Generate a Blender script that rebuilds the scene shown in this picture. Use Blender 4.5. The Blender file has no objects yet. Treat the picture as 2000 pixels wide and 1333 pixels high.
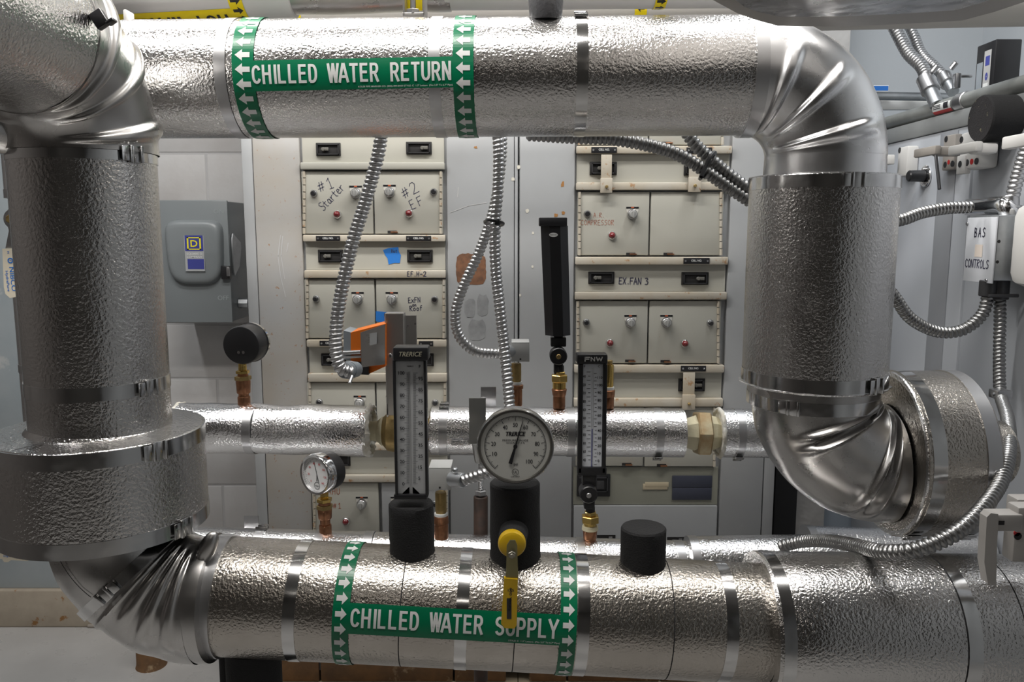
import bpy, bmesh, math, random
from mathutils import Vector, Matrix, noise
random.seed(7)
C = bpy.context.scene.collection
PI = math.pi

# ------------------------------------------------------------------ camera
F = 1570.0; H = 1.40; TH = math.atan(0.1365)
ct, st = math.cos(TH), math.sin(TH)
CAM = Vector((0, 0, H))
cd = bpy.data.cameras.new('camera'); cam = bpy.data.objects.new('camera', cd); C.objects.link(cam)
cam.location = CAM; cam.rotation_euler = (PI/2 - TH, 0, 0)
cd.sensor_width = 36; cd.lens = F/2000*36; cd.clip_start = 0.02
bpy.context.scene.camera = cam

# ------------------------------------------------------------------ world, lamps, exposure
w = bpy.data.worlds.new('world'); bpy.context.scene.world = w; w.use_nodes = True
w.node_tree.nodes['Background'].inputs[0].default_value = (.9, .95, 1, 1)
w.node_tree.nodes['Background'].inputs[1].default_value = 0.05
def area(name, loc, rot, sx, sy, power, col):
    l = bpy.data.lights.new(name, 'AREA'); l.shape = 'RECTANGLE'; l.size = sx; l.size_y = sy
    l.energy = power; l.color = col
    o = bpy.data.objects.new(name, l); C.objects.link(o); o.location = loc; o.rotation_euler = rot
    return o
area('tube_or_fill_light', (-.40, 1.74, 2.45), (0, 0, 0), 1.3, .10, 14, (1, .972, .93))
area('tube_or_fill_light', (-.50, .95, 2.62), (0, 0, 0), 1.3, .14, 19, (1, .965, .915))
area('tube_or_fill_light', (.72, 1.42, 2.55), (0, 0, 0), .7, .12, 7, (1, .965, .915))
area('tube_or_fill_light', (-1.45, 1.55, 2.75), (0, 0, PI/2), 1.2, .12, 9, (.97, .99, 1))  # added fill, no known fixture: brightens the floor and left wall
area('tube_or_fill_light', (-.6, -1.3, 2.8), (0, 0, 0), 1.2, .15, 3, (1, .93, .84))
area('tube_or_fill_light', (.80, 1.95, 2.7), (0, 0, PI/2), .9, .12, 9, (.95, .98, 1))
vs = bpy.context.scene.view_settings
vs.view_transform = 'Standard'; vs.look = 'None'; vs.gamma = 1; vs.use_curve_mapping = False
vs.exposure = 0.45

# ------------------------------------------------------------------ pixel rays of the 2000x1333 photograph -> points
def ray(px, py):
    u = (px-1000)/F; v = (666.5-py)/F
    return Vector((u, ct+v*st, -st+v*ct))
def atY(px, py, Y):
    d = ray(px, py); return CAM + d*(Y/d.y)
def atX(px, py, X):
    d = ray(px, py); return CAM + d*(X/d.x)
def proj(p):
    q = p-CAM; dep = q.y*ct - q.z*st; up = q.y*st + q.z*ct
    return (1000+F*q.x/dep, 666.5-F*up/dep)

# ------------------------------------------------------------------ objects
def link(o): C.objects.link(o)
def wloc(o):
    l = Vector((0, 0, 0))
    while o is not None: l += Vector(o.location); o = o.parent
    return l
def T(name, label, cat, loc, group=None, kind=None):
    o = bpy.data.objects.new(name, None); o.empty_display_size = .02; link(o); o.location = loc
    if label: o['label'] = label
    if cat: o['category'] = cat
    if group: o['group'] = group
    if kind: o['kind'] = kind
    return o
def tag(o, label=None, cat=None, group=None, kind=None):
    if label: o['label'] = label
    if cat: o['category'] = cat
    if group: o['group'] = group
    if kind: o['kind'] = kind
    return o

def frame(d, hint=None):
    d = d.normalized()
    h = hint if hint is not None else (Vector((0, 0, 1)) if abs(d.z) < .9 else Vector((0, -1, 0)))
    e = (h - d*h.dot(d)).normalized()
    return e, d.cross(e)

class MB:
    def __init__(s): s.v = []; s.f = []; s.mi = []; s.m = 0
    def add(s, vs_, fs):
        n = len(s.v); s.v += [Vector(p) for p in vs_]
        for f in fs: s.f.append([n+i for i in f]); s.mi.append(s.m)
        return s
    def box(s, x0, y0, z0, x1, y1, z1, b=0.0, M=None):
        x0, x1 = sorted((x0, x1)); y0, y1 = sorted((y0, y1)); z0, z1 = sorted((z0, z1))
        b = min(b, .45*min(x1-x0, y1-y0, z1-z0))
        if b <= 0:
            vs_ = [(x, y, z) for z in (z0, z1) for y in (y0, y1) for x in (x0, x1)]
            fs = [(0, 2, 3, 1), (4, 5, 7, 6), (0, 1, 5, 4), (2, 6, 7, 3), (0, 4, 6, 2), (1, 3, 7, 5)]
        else:
            bm = bmesh.new(); bmesh.ops.create_cube(bm, size=1)
            for q in bm.verts:
                q.co = Vector(((x0+x1)/2+q.co.x*(x1-x0), (y0+y1)/2+q.co.y*(y1-y0), (z0+z1)/2+q.co.z*(z1-z0)))
            bmesh.ops.bevel(bm, geom=bm.edges[:], offset=b, segments=2, profile=.5, affect='EDGES')
            bm.verts.index_update()
            vs_ = [q.co.copy() for q in bm.verts]; fs = [[q.index for q in f.verts] for f in bm.faces]; bm.free()
        if M is not None: vs_ = [M @ Vector(p) for p in vs_]
        return s.add(vs_, fs)
    def lathe(s, p, d, prof, n=32, hint=None, a0=0, a1=2*PI):
        # prof: list of (along, radius)
        e, b = frame(d, hint); d = d.normalized(); full = abs(a1-a0-2*PI) < 1e-6
        k = n if full else n+1; vs_ = []
        for (t, r) in prof:
            for i in range(k):
                a = a0+(a1-a0)*i/n
                vs_.append(p+d*t+(e*math.cos(a)+b*math.sin(a))*r)
        fs = []
        for j in range(len(prof)-1):
            for i in range(n):
                i2 = (i+1) % k
                fs.append((j*k+i, j*k+i2, (j+1)*k+i2, (j+1)*k+i))
        s.add(vs_, fs)
        if full:
            m = len(s.v)-len(vs_)
            if prof[0][1] > 1e-5: s.f.append([m+i for i in range(k)][::-1]); s.mi.append(s.m)
            if prof[-1][1] > 1e-5: s.f.append([m+(len(prof)-1)*k+i for i in range(k)]); s.mi.append(s.m)
        return s
    def cyl(s, p0, p1, r0, r1=None, n=24, b=0, hint=None):
        r1 = r0 if r1 is None else r1; L = (p1-p0).length
        pr = [(0, r0-b), (b, r0), (L-b, r1), (L, r1-b)] if b > 0 else [(0, r0), (L, r1)]
        return s.lathe(p0, p1-p0, pr, n, hint)
    def tube(s, pts, r, n=12, rf=None, cap=True, closed=False):
        # rf(i, k, s) radius modulation
        ks = len(pts); tang = []
        for i in range(ks):
            if closed: t = pts[(i+1) % ks]-pts[i-1]
            else: t = pts[min(i+1, ks-1)]-pts[max(i-1, 0)]
            tang.append(t.normalized())
        e, _ = frame(tang[0]); vs_ = []; L = 0
        for i in range(ks):
            if i: L += (pts[i]-pts[i-1]).length
            e = (e-tang[i]*e.dot(tang[i])).normalized(); b = tang[i].cross(e)
            for k in range(n):
                a = 2*PI*k/n; rr = r*(rf(L, a) if rf else 1)
                vs_.append(pts[i]+(e*math.cos(a)+b*math.sin(a))*rr)
        fs = [(i*n+k, i*n+(k+1) % n, ((i+1) % ks)*n+(k+1) % n, ((i+1) % ks)*n+k) for i in range(ks if closed else ks-1) for k in range(n)]
        m = len(s.v); s.add(vs_, fs)
        if cap and not closed:
            s.f.append([m+k for k in range(n)][::-1]); s.mi.append(s.m)
            s.f.append([m+(ks-1)*n+k for k in range(n)]); s.mi.append(s.m)
        return s
    def prism(s, poly, o, ux, uy, h, uz=None):
        # polygon (2d) in plane (ux,uy) at o, extruded by h along uz
        uz = uz if uz is not None else ux.cross(uy)
        n = len(poly); a = [o+ux*x+uy*y for x, y in poly]; bb = [p+uz*h for p in a]
        return s.add(a+bb, [list(range(n))[::-1], [n+i for i in range(n)]]+[(i, (i+1) % n, n+(i+1) % n, n+i) for i in range(n)])
    def build(s, name, mats, parent=None, label=None, smooth=True, angle=35, group=None, kind=None, loc=None):
        if not isinstance(mats, (list, tuple)): mats = [mats]
        L = wloc(parent) if parent is not None else (Vector(loc) if loc is not None else Vector((0, 0, 0)))
        me = bpy.data.meshes.new(name)
        me.from_pydata([tuple(p-L) for p in s.v], [], s.f)
        for m in mats: me.materials.append(m)
        me.polygons.foreach_set('material_index', s.mi)
        me.update()
        bm = bmesh.new(); bm.from_mesh(me); bmesh.ops.recalc_face_normals(bm, faces=bm.faces); bm.to_mesh(me); bm.free()
        if smooth:
            me.polygons.foreach_set('use_smooth', [True]*len(me.polygons))
            me.set_sharp_from_angle(angle=math.radians(angle))
        o = bpy.data.objects.new(name, me); link(o)
        if parent is not None: o.parent = parent
        else: o.location = L
        tag(o, label, None, group, kind)
        return o

def smooth_path(ctrl, step=.0015):
    P = [Vector(c) for c in ctrl]; P = [P[0]*2-P[1]]+P+[P[-1]*2-P[-2]]; out = []
    for i in range(1, len(P)-2):
        a, b, c, d = P[i-1], P[i], P[i+1], P[i+2]; n = max(2, int((c-b).length/step))
        for k in range(n):
            t = k/n
            out.append(.5*((2*b)+(c-a)*t+(2*a-5*b+4*c-d)*t*t+(3*b-a-3*c+d)*t**3))
    out.append(P[-2]); return out

# ------------------------------------------------------------------ materials
MATS = {}
def mat(name, col, rough=.5, metal=0, bump=None, spots=None, col2=None, cscale=8, coat=0, emit=None, wear=None, mottle=0, alpha=None, trans=0):
    if name in MATS: return MATS[name]
    m = bpy.data.materials.new(name); m.use_nodes = True; nt = m.node_tree; N = nt.nodes; L = nt.links
    p = N['Principled BSDF']; p.inputs['Base Color'].default_value = (*col, 1)
    p.inputs['Roughness'].default_value = rough; p.inputs['Metallic'].default_value = metal
    if coat: p.inputs['Coat Weight'].default_value = coat; p.inputs['Coat Roughness'].default_value = .1
    if trans: p.inputs['Transmission Weight'].default_value = trans
    if emit: p.inputs['Emission Color'].default_value = (*emit[0], 1); p.inputs['Emission Strength'].default_value = emit[1]
    tc = N.new('ShaderNodeTexCoord'); src = None
    def noise_(scale, detail=3, dist=0, rough_=.55):
        n = N.new('ShaderNodeTexNoise'); n.inputs['Scale'].default_value = scale; n.inputs['Detail'].default_value = detail
        n.inputs['Distortion'].default_value = dist; n.inputs['Roughness'].default_value = rough_; L.new(tc.outputs['Object'], n.inputs['Vector']); return n
    def ramp(node, a, b):
        r = N.new('ShaderNodeMapRange'); r.inputs[1].default_value = a; r.inputs[2].default_value = b; L.new(node.outputs[0], r.inputs[0]); return r
    def mix(fac, c1, c2):
        x = N.new('ShaderNodeMix'); x.data_type = 'RGBA'
        L.new(fac.outputs[0], x.inputs[0])
        if isinstance(c1, tuple): x.inputs[6].default_value = (*c1, 1)
        else: L.new(c1.outputs[2], x.inputs[6])
        x.inputs[7].default_value = (*c2, 1); return x
    last = col
    if col2: last = mix(ramp(noise_(cscale, 4), .35, .68), last, col2)
    if spots:   # (colour, scale, threshold)
        for (sc, ss, th) in spots: last = mix(ramp(noise_(ss, 5, 0, .65), th, th+.06), last, sc)
    if not isinstance(last, tuple): L.new(last.outputs[2], p.inputs['Base Color'])
    if mottle:
        r = N.new('ShaderNodeMapRange'); n = noise_(14, 4); L.new(n.outputs[0], r.inputs[0])
        r.inputs[1].default_value = .3; r.inputs[2].default_value = .7; r.inputs[3].default_value = max(.03, rough-mottle); r.inputs[4].default_value = rough+mottle
        L.new(r.outputs[0], p.inputs['Roughness'])
    if bump:    # (scale, strength, distance[, distortion])
        b = N.new('ShaderNodeBump'); n = noise_(bump[0], 2, bump[3] if len(bump) > 3 else 0, .5)
        b.inputs['Strength'].default_value = bump[1]; b.inputs['Distance'].default_value = bump[2]
        L.new(n.outputs[0], b.inputs['Height']); L.new(b.outputs[0], p.inputs['Normal'])
    MATS[name] = m; return m
FOIL = mat('embossed_foil', (.61, .60, .59), .20, 1, bump=(225, .95, .0014, .2), mottle=.05)
FOILR = mat('embossed_foil_rear', (.84, .84, .85), .20, 1, bump=(225, .95, .0014, .2))
FOILD = mat('embossed_foil_dusty', (.52, .49, .45), .27, 1, bump=(225, .95, .0014, .2), col2=(.43, .40, .36), cscale=9, spots=[((.33, .29, .24), 30, .69)])
ALU = mat('smooth_aluminium', (.72, .72, .73), .29, 1, bump=(9, .15, .01), mottle=.05)
ALUD = mat('smooth_aluminium_dull', (.50, .49, .48), .29, 1, bump=(9, .2, .01), mottle=.06)
BAND = mat('band_steel', (.62, .62, .62), .15, 1, bump=(16, .25, .006))
BANDM = mat('band_matte', (.55, .55, .56), .34, 1)
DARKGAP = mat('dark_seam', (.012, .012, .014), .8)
SILVD = mat('dull_conduit', (.33, .33, .33), .34, 1, mottle=.05)
SILV = mat('galvanised_conduit', (.54, .54, .55), .33, 1, mottle=.05)
GALV = mat('galvanised_sheet', (.52, .54, .56), .42, 1, col2=(.42, .44, .46), cscale=30)
WHITE = mat('white_paint', (.78, .77, .75), .5)
BLK = mat('black_plastic', (.012, .012, .014), .38)
BLKM = mat('black_metal', (.02, .02, .022), .3)
FOAM = mat('black_foam', (.011, .011, .012), .85, bump=(400, .5, .002))
FOAMG = mat('black_foam_face', (.03, .028, .03), .9, bump=(300, .6, .002), spots=[((.35, .33, .2), 45, .66)])
GREEN = mat('green_marker', (.000, .155, .068), .28)
PRINT = mat('white_print', (.72, .73, .72), .4)
PRINTK = mat('black_print', (.02, .02, .025), .5)
YEL = mat('yellow_marker', (.80, .62, .0), .35)
YELG = mat('yellow_grip', (.60, .38, .01), .4, bump=(120, .2, .001))
MCCB = mat('beige_enamel', (.43, .42, .37), .45, spots=[((.36, .25, .14), 60, .70)])
MCCR = mat('beige_enamel_rusty', (.50, .465, .40), .45, col2=(.46, .40, .31), cscale=12, spots=[((.38, .22, .11), 40, .60), ((.22, .10, .04), 90, .68)])
MCCG = mat('grey_enamel', (.37, .38, .39), .42, col2=(.33, .335, .34), cscale=3, spots=[((.36, .27, .19), 55, .73)])
MCCGR = mat('grey_enamel_rusted', (.40, .40, .40), .45, col2=(.38, .35, .31), cscale=4, spots=[((.33, .20, .11), 90, .64)])
OLIVE = mat('olive_enamel', (.27, .27, .225), .5)
RUSTB = mat('rust_patch', (.22, .10, .05), .8, col2=(.12, .06, .035), cscale=60)
SMUDGE = mat('grey_smudge', (.34, .345, .35), .6, col2=(.20, .205, .21), cscale=22)
RUST = mat('rusty_steel', (.25, .13, .055), .8, col2=(.15, .085, .045), cscale=18, spots=[((.42, .30, .18), 12, .60)], bump=(60, .4, .002))
DARK = mat('recess_black', (.015, .014, .014), .7)
RED = mat('red_lens', (.16, .012, .015), .15, coat=.6)
CHR = mat('chrome', (.75, .75, .76), .12, 1)
STEEL = mat('steel', (.45, .45, .46), .35, 1)
DSTEEL = mat('dark_steel', (.09, .09, .095), .4, .8)
BRASS = mat('brass', (.78, .55, .18), .25, 1, bump=(60, .2, .001))
BRASSD = mat('dull_brass', (.45, .33, .14), .45, .8, col2=(.30, .21, .09), cscale=50)
BRONZE = mat('bronze_union', (.36, .25, .13), .5, .55, col2=(.48, .42, .28), cscale=30, bump=(80, .3, .002))
COPPER = mat('copper', (.50, .24, .13), .36, 1, col2=(.30, .15, .09), cscale=60)
MASTIC = mat('white_mastic', (.74, .73, .68), .75, bump=(90, .9, .004), col2=(.60, .56, .46), cscale=40)
PUTTY = mat('cream_putty', (.62, .57, .40), .7, bump=(70, .6, .003))
BLOCK = mat('painted_block', (.60, .59, .585), .6, bump=(55, .25, .002), col2=(.53, .51, .50), cscale=6)
MORTAR = mat('painted_mortar', (.50, .49, .49), .7, bump=(60, .3, .002))
WALLP = mat('pale_blue_wall', (.55, .58, .61), .6, bump=(60, .2, .002))
ROOM = mat('room_wall', (.11, .10, .095), .8)
CEIL = mat('ceiling_paint', (.20, .19, .18), .8)
FLOOR = mat('grey_floor_paint', (.50, .49, .48), .32, col2=(.44, .43, .42), cscale=4, bump=(12, .15, .003), mottle=.08)
PANEL = mat('pale_grey_cabinet', (.46, .48, .52), .42, col2=(.43, .45, .48), cscale=3)
PANELL = mat('scuffed_sheet', (.38, .43, .46), .40, col2=(.46, .50, .52), cscale=5, spots=[((.55, .57, .57), 9, .62)])
SWG = mat('switch_grey', (.215, .235, .245), .34, bump=(70, .08, .001))
PVC = mat('white_jacket', (.58, .57, .565), .45, bump=(5, .2, .01))
ORANGE = mat('orange_plastic', (.85, .20, .015), .4)
GREYP = mat('grey_plastic', (.25, .28, .31), .45)
STAIN = mat('bracket_steel', (.46, .445, .43), .32, .75, mottle=.06)
DIAL = mat('dial_white', (.50, .50, .47), .35)
SCALE = mat('scale_white', (.66, .69, .74), .35)
GLASS = mat('gauge_glass', (1, 1, 1), .02, trans=1)
BLUET = mat('blue_tape', (.02, .19, .62), .6)
NAVY = mat('navy_print', (.05, .06, .28), .5)
YPRINT = mat('yellow_print', (.85, .75, .02), .5)
BLUEP = mat('blue_print', (.02, .16, .55), .5)
CREAM = mat('cream_grip', (.68, .62, .50), .5)
HANDLE = mat('handle_ivory', (.66, .65, .63), .45)
HANDLEG = mat('handle_grey', (.36, .33, .30), .5)
MARK = mat('marker_ink', (.06, .06, .10), .6)
MARKR = mat('red_ink', (.42, .17, .11), .6)
LITE = mat('scratch_white', (.50, .50, .50), .6)
PLATEB = mat('dark_blue_plate', (.045, .05, .075), .5)
REDP = mat('red_print', (.5, .03, .03), .5)

# ------------------------------------------------------------------ flat print
_tc = {}
def text2d(s):
    if s in _tc: return _tc[s]
    cu = bpy.data.curves.new('t', 'FONT'); cu.body = s; cu.size = 1; cu.offset = .012; cu.resolution_u = 3
    o = bpy.data.objects.new('t', cu); C.objects.link(o)
    dg = bpy.context.evaluated_depsgraph_get(); me = bpy.data.meshes.new_from_object(o.evaluated_get(dg))
    vs_ = [(v.co.x, v.co.y) for v in me.vertices]; fs = [list(p.vertices) for p in me.polygons]
    bpy.data.objects.remove(o); bpy.data.curves.remove(cu); bpy.data.meshes.remove(me)
    if vs_:
        x0 = min(v[0] for v in vs_); x1 = max(v[0] for v in vs_); y0 = 0.0; y1 = max(v[1] for v in vs_)
        vs_ = [((x-x0)/(x1-x0), y/y1) for x, y in vs_]; asp = (x1-x0)/y1
    else: asp = 1
    _tc[s] = (vs_, fs, asp); return _tc[s]
GL = {'#': [[(1, .5), (1.8, 5.5)], [(2.4, .5), (3.2, 5.5)], [(.2, 2), (3.6, 2.3)], [(.5, 3.8), (3.9, 4.1)]],
 '1': [[(.8, 4.6), (2, 6), (2, 0)], [(.8, 0), (3.2, 0)]], '2': [[(.4, 4.8), (1.2, 5.9), (2.6, 5.9), (3.2, 4.6), (2.4, 2.8), (.3, .1), (3.6, 0)]],
 '3': [[(.5, 5.6), (2.2, 6), (3, 4.8), (1.6, 3.4), (3.2, 2.2), (2.6, .3), (.4, .2)]],
 'S': [[(3.2, 5.4), (1.8, 6), (.6, 4.8), (1.4, 3.4), (2.8, 2.4), (2.8, .8), (1.4, 0), (.3, .6)]],
 't': [[(1.4, 5), (1.4, .6), (2.2, 0)], [(.4, 3.4), (2.8, 3.6)]], 'a': [[(2.6, 3), (1.4, 3.4), (.6, 2), (.9, .3), (2, .3), (2.6, 2.8), (2.7, .6), (3.2, 0)]],
 'r': [[(.8, 3.4), (1, 0)], [(1, 2), (1.8, 3.2), (2.8, 3.3)]], 'l': [[(1.2, 6), (1.3, .4), (2, 0)]], 'e': [[(.7, 1.8), (2.6, 2.1), (2.2, 3.4), (1, 3.2), (.6, 1.2), (1.6, 0), (2.9, .5)]],
 'E': [[(3, 6), (.6, 5.8), (.5, .1), (3.1, 0)], [(.5, 3), (2.6, 3.2)]], 'F': [[(3.2, 6), (.6, 5.8), (.5, 0)], [(.5, 3.1), (2.6, 3.3)]],
 '.': [[(1.2, .3), (1.7, .3)]], '-': [[(.6, 2.6), (3, 2.8)]], 'H': [[(.6, 6), (.5, 0)], [(3.1, 6), (2.9, 0)], [(.5, 3), (3, 3.1)]],
 'X': [[(.4, 5.8), (3, 0)], [(3.1, 6), (.3, 0)]], 'x': [[(.4, 4), (3, 0)], [(3.1, 4), (.3, 0)]], 'N': [[(.5, 0), (.6, 5.8), (2.9, .2), (3.1, 6)]],
 'o': [[(1.8, 3.4), (.7, 2.6), (.8, .6), (2, 0), (3, 1.4), (2.6, 3), (1.8, 3.4)]], 'n': [[(.6, 3.4), (.7, 0)], [(.7, 2.4), (1.8, 3.4), (2.6, 2.6), (2.8, 0)]],
 'R': [[(.5, 0), (.5, 5.8), (2.6, 5.9), (3, 4.4), (.6, 3), (3.2, 0)]], 'f': [[(3, 5.4), (2, 6), (1.4, 5), (1.2, 0)], [(.4, 3.2), (2.6, 3.4)]],
 'A': [[(.2, 0), (1.7, 6), (3.2, 0)], [(.8, 2.2), (2.7, 2.3)]], 'C': [[(3.1, 5), (2, 6), (.6, 4.6), (.5, 1.4), (1.8, 0), (3.2, .8)]],
 'O': [[(1.8, 6), (.6, 4.6), (.6, 1.4), (1.8, 0), (3.1, 1.4), (3.1, 4.6), (1.8, 6)]], 'M': [[(.3, 0), (.7, 5.8), (1.8, 2), (2.9, 5.8), (3.4, 0)]],
 'P': [[(.6, 0), (.5, 5.8), (2.6, 5.9), (3, 4.2), (.7, 3)]], 'L': [[(.7, 6), (.6, .1), (3, 0)]], 'T': [[(.2, 5.9), (3.4, 5.9)], [(1.8, 5.9), (1.7, 0)]],
 'B': [[(.5, 0), (.6, 6), (2.6, 5.4), (2.2, 3.4), (.6, 3.1), (2.9, 2.4), (2.6, .4), (.5, 0)]], 'I': [[(1.7, 5.9), (1.7, 0)]], 'U': [[(.6, 6), (.6, 1), (1.8, 0), (3, 1), (3.1, 6)]], ' ': []}
def arc(cx, cy, rx, ry, a0, a1, n=8):
    return [(cx+rx*math.cos(math.radians(a0+(a1-a0)*i/n)), cy+ry*math.sin(math.radians(a0+(a1-a0)*i/n))) for i in range(n+1)]
BW = .66    # block letters: centre lines in a box .0-BW wide, 0-1 high
BG = {'C': [arc(.33, .62, .25, .29, 20, 180)+arc(.33, .38, .25, .29, 180, 340)], 'H': [[(.08, 0), (.08, 1)], [(.58, 0), (.58, 1)], [(.08, .53), (.58, .53)]],
 'I': [[(.33, 0), (.33, 1)]], 'L': [[(.10, 1), (.10, .085), (.60, .085)]], 'E': [[(.60, .915), (.10, .915), (.10, .085), (.62, .085)], [(.10, .52), (.56, .52)]],
 'D': [[(.08, .085), (.08, .915), (.30, .915)]+arc(.30, .55, .27, .365, 90, 0, 5)+arc(.30, .45, .27, .365, 0, -90, 5)+[(.08, .085)]],
 'W': [[(-.05, 1), (.14, .0)], [(.15, .0), (.33, 1)], [(.33, 1), (.51, .0)], [(.52, .0), (.71, 1)]], 'A': [[(.0, 0), (.31, 1)], [(.35, 1), (.66, 0)], [(.14, .30), (.52, .30)]],
 'T': [[(.0, .915), (.66, .915)], [(.33, .9), (.33, 0)]], 'R': [[(.08, 0), (.08, .915), (.36, .915)]+arc(.36, .70, .19, .215, 90, -90, 7)+[(.08, .485)], [(.34, .48), (.60, 0)]],
 'U': [[(.08, 1), (.08, .36)]+arc(.33, .34, .25, .26, 180, 360, 9)+[(.58, 1)]], 'N': [[(.08, 0), (.08, .99)], [(.10, .95), (.56, .05)], [(.58, .01), (.58, 1)]],
 'S': [arc(.33, .70, .24, .21, 20, 180, 6)+arc(.33, .70, .24, .18, 180, 262, 3)+arc(.33, .29, .25, .20, 82, 0, 3)+arc(.33, .29, .25, .21, 0, -165, 7)],
 'P': [[(.08, 0), (.08, .915), (.36, .915)]+arc(.36, .68, .20, .235, 90, -90, 7)+[(.08, .445)]], 'Y': [[(.0, 1), (.33, .42)], [(.66, 1), (.33, .42)], [(.33, .47), (.33, 0)]],
 'O': [arc(.33, .5, .25, .42, 0, 360, 16)]}
class Sheet:
    """flat print in local (u, v) metres; one material index per shape"""
    def __init__(s): s.v = []; s.f = []; s.mi = []; s.m = 0
    def add(s, vs_, fs):
        n = len(s.v); s.v += vs_
        for f in fs: s.f.append([n+i for i in f]); s.mi.append(s.m)
    def rect(s, u0, v0, u1, v1, nu=1, nv=1):
        vs_ = [(u0+(u1-u0)*i/nu, v0+(v1-v0)*j/nv) for j in range(nv+1) for i in range(nu+1)]
        s.add(vs_, [(j*(nu+1)+i, j*(nu+1)+i+1, (j+1)*(nu+1)+i+1, (j+1)*(nu+1)+i) for j in range(nv) for i in range(nu)])
    def poly(s, pts): s.add(list(pts), [list(range(len(pts)))])
    def text(s, t, u, v, hgt, wid=None, align='c', rot=0, slant=0):
        vs_, fs, asp = text2d(t); wid = wid or hgt*asp
        off = {'c': -wid/2, 'l': 0, 'r': -wid}[align]; cr, sr = math.cos(rot), math.sin(rot)
        q = [(off+x*wid+slant*y*hgt, y*hgt-hgt/2) for x, y in vs_]
        s.add([(u+x*cr-y*sr, v+x*sr+y*cr) for x, y in q], fs)
    def line(s, pts, wd):
        for (a, b) in zip(pts[:-1], pts[1:]):
            dx, dy = b[0]-a[0], b[1]-a[1]; L = math.hypot(dx, dy) or 1e-9; nx, ny = -dy/L*wd/2, dx/L*wd/2; ex, ey = dx/L*wd*.3, dy/L*wd*.3
            s.poly([(a[0]-nx-ex, a[1]-ny-ey), (b[0]-nx+ex, b[1]-ny+ey), (b[0]+nx+ex, b[1]+ny+ey), (a[0]+nx-ex, a[1]+ny-ey)])
    def hand(s, t, u, v, hgt, wd=.0012, rot=0, adv=.62):
        # handwriting from (u, v) baseline left
        cr, sr = math.cos(rot), math.sin(rot); x = 0
        for ch in t:
            for st_ in GL.get(ch, []):
                q = [(x+a/6*hgt, b/6*hgt) for a, b in st_]
                s.line([(u+a*cr-b*sr, v+a*sr+b*cr) for a, b in q], wd)
            x += hgt*(adv if ch not in '.1lI ' else adv*.75)
    def block(s, t, u, v, hgt, wid, wd=.155):
        # bold block word centred at (u, v)
        adv = .80; wds = [.40 if c == 'I' else adv for c in t]; tot = sum(wds)-.14; k = wid/tot; x = u-wid/2
        for c, a in zip(t, wds):
            ox = -.13 if c == 'I' else 0
            for pl in BG[c]:
                pl = [p for i_, p in enumerate(pl) if i_ == 0 or math.hypot(p[0]-pl[i_-1][0], p[1]-pl[i_-1][1]) > .004]
                q = [(x+(a_+ox)*k, v-hgt/2+b_*hgt) for a_, b_ in pl]; W = wd*hgt*.92
                # mitred ribbon
                L_, R_ = [], []
                for i, p in enumerate(q):
                    d0 = (q[i][0]-q[i-1][0], q[i][1]-q[i-1][1]) if i else (q[1][0]-q[0][0], q[1][1]-q[0][1])
                    d1 = (q[i+1][0]-q[i][0], q[i+1][1]-q[i][1]) if i < len(q)-1 else d0
                    n0 = math.hypot(*d0) or 1; n1 = math.hypot(*d1) or 1
                    a0 = (-d0[1]/n0, d0[0]/n0); a1 = (-d1[1]/n1, d1[0]/n1); mx, my = a0[0]+a1[0], a0[1]+a1[1]; mm = mx*mx+my*my
                    f = min(W/max(mm, .25), W*.5) if mm > 0 else 0
                    L_.append((p[0]+mx*f, p[1]+my*f)); R_.append((p[0]-mx*f, p[1]-my*f))
                s.add(L_+R_, [(len(q)+i, len(q)+i+1, i+1, i) for i in range(len(q)-1)])
            x += a*k
    def ring(s, u, v, r0, r1, a0=0, a1=2*PI, n=48):
        vs_ = []
        for i in range(n+1):
            a = a0+(a1-a0)*i/n; vs_ += [(u+r0*math.cos(a), v+r0*math.sin(a)), (u+r1*math.cos(a), v+r1*math.sin(a))]
        s.add(vs_, [(2*i, 2*i+1, 2*i+3, 2*i+2) for i in range(n)])
    def build(s, name, mats, parent, fmap, cut=None, label=None, kind=None):
        if not isinstance(mats, (list, tuple)): mats = [mats]
        me = bpy.data.meshes.new(name); me.from_pydata([(x, y, 0) for x, y in s.v], [], s.f)
        for m in mats: me.materials.append(m)
        me.polygons.foreach_set('material_index', s.mi)
        if cut:
            bm = bmesh.new(); bm.from_mesh(me); lo = min(v[1] for v in s.v); hi = max(v[1] for v in s.v); k = max(1, int((hi-lo)/cut))
            for i in range(1, k+1):
                bmesh.ops.bisect_plane(bm, geom=bm.verts[:]+bm.edges[:]+bm.faces[:], plane_co=(0, lo+(hi-lo)*i/(k+1), 0), plane_no=(0, 1, 0))
            bm.to_mesh(me); bm.free()
        L = wloc(parent)
        if len(mats) > 1:
            lv = [0]*len(me.vertices)
            for p_ in me.polygons:
                for k_ in p_.vertices: lv[k_] = max(lv[k_], p_.material_index)
        for i_, v in enumerate(me.vertices):
            x, y = v.co.x, v.co.y; q = fmap(x, y)
            if len(mats) > 1 and lv[i_]:
                nn = (fmap(x+.001, y)-q).cross(fmap(x, y+.001)-q)
                q = q+nn.normalized()*.0003*lv[i_]
            v.co = q-L
        o = bpy.data.objects.new(name, me); link(o); o.parent = parent
        return tag(o, label, None, None, kind)
def plane_map(o, ux, uy, h=0):
    n = ux.cross(uy).normalized()
    return lambda u, v: o+ux*u+uy*v+n*h
XU = Vector((1, 0, 0)); ZU = Vector((0, 0, 1)); YU = Vector((0, 1, 0))

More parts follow.
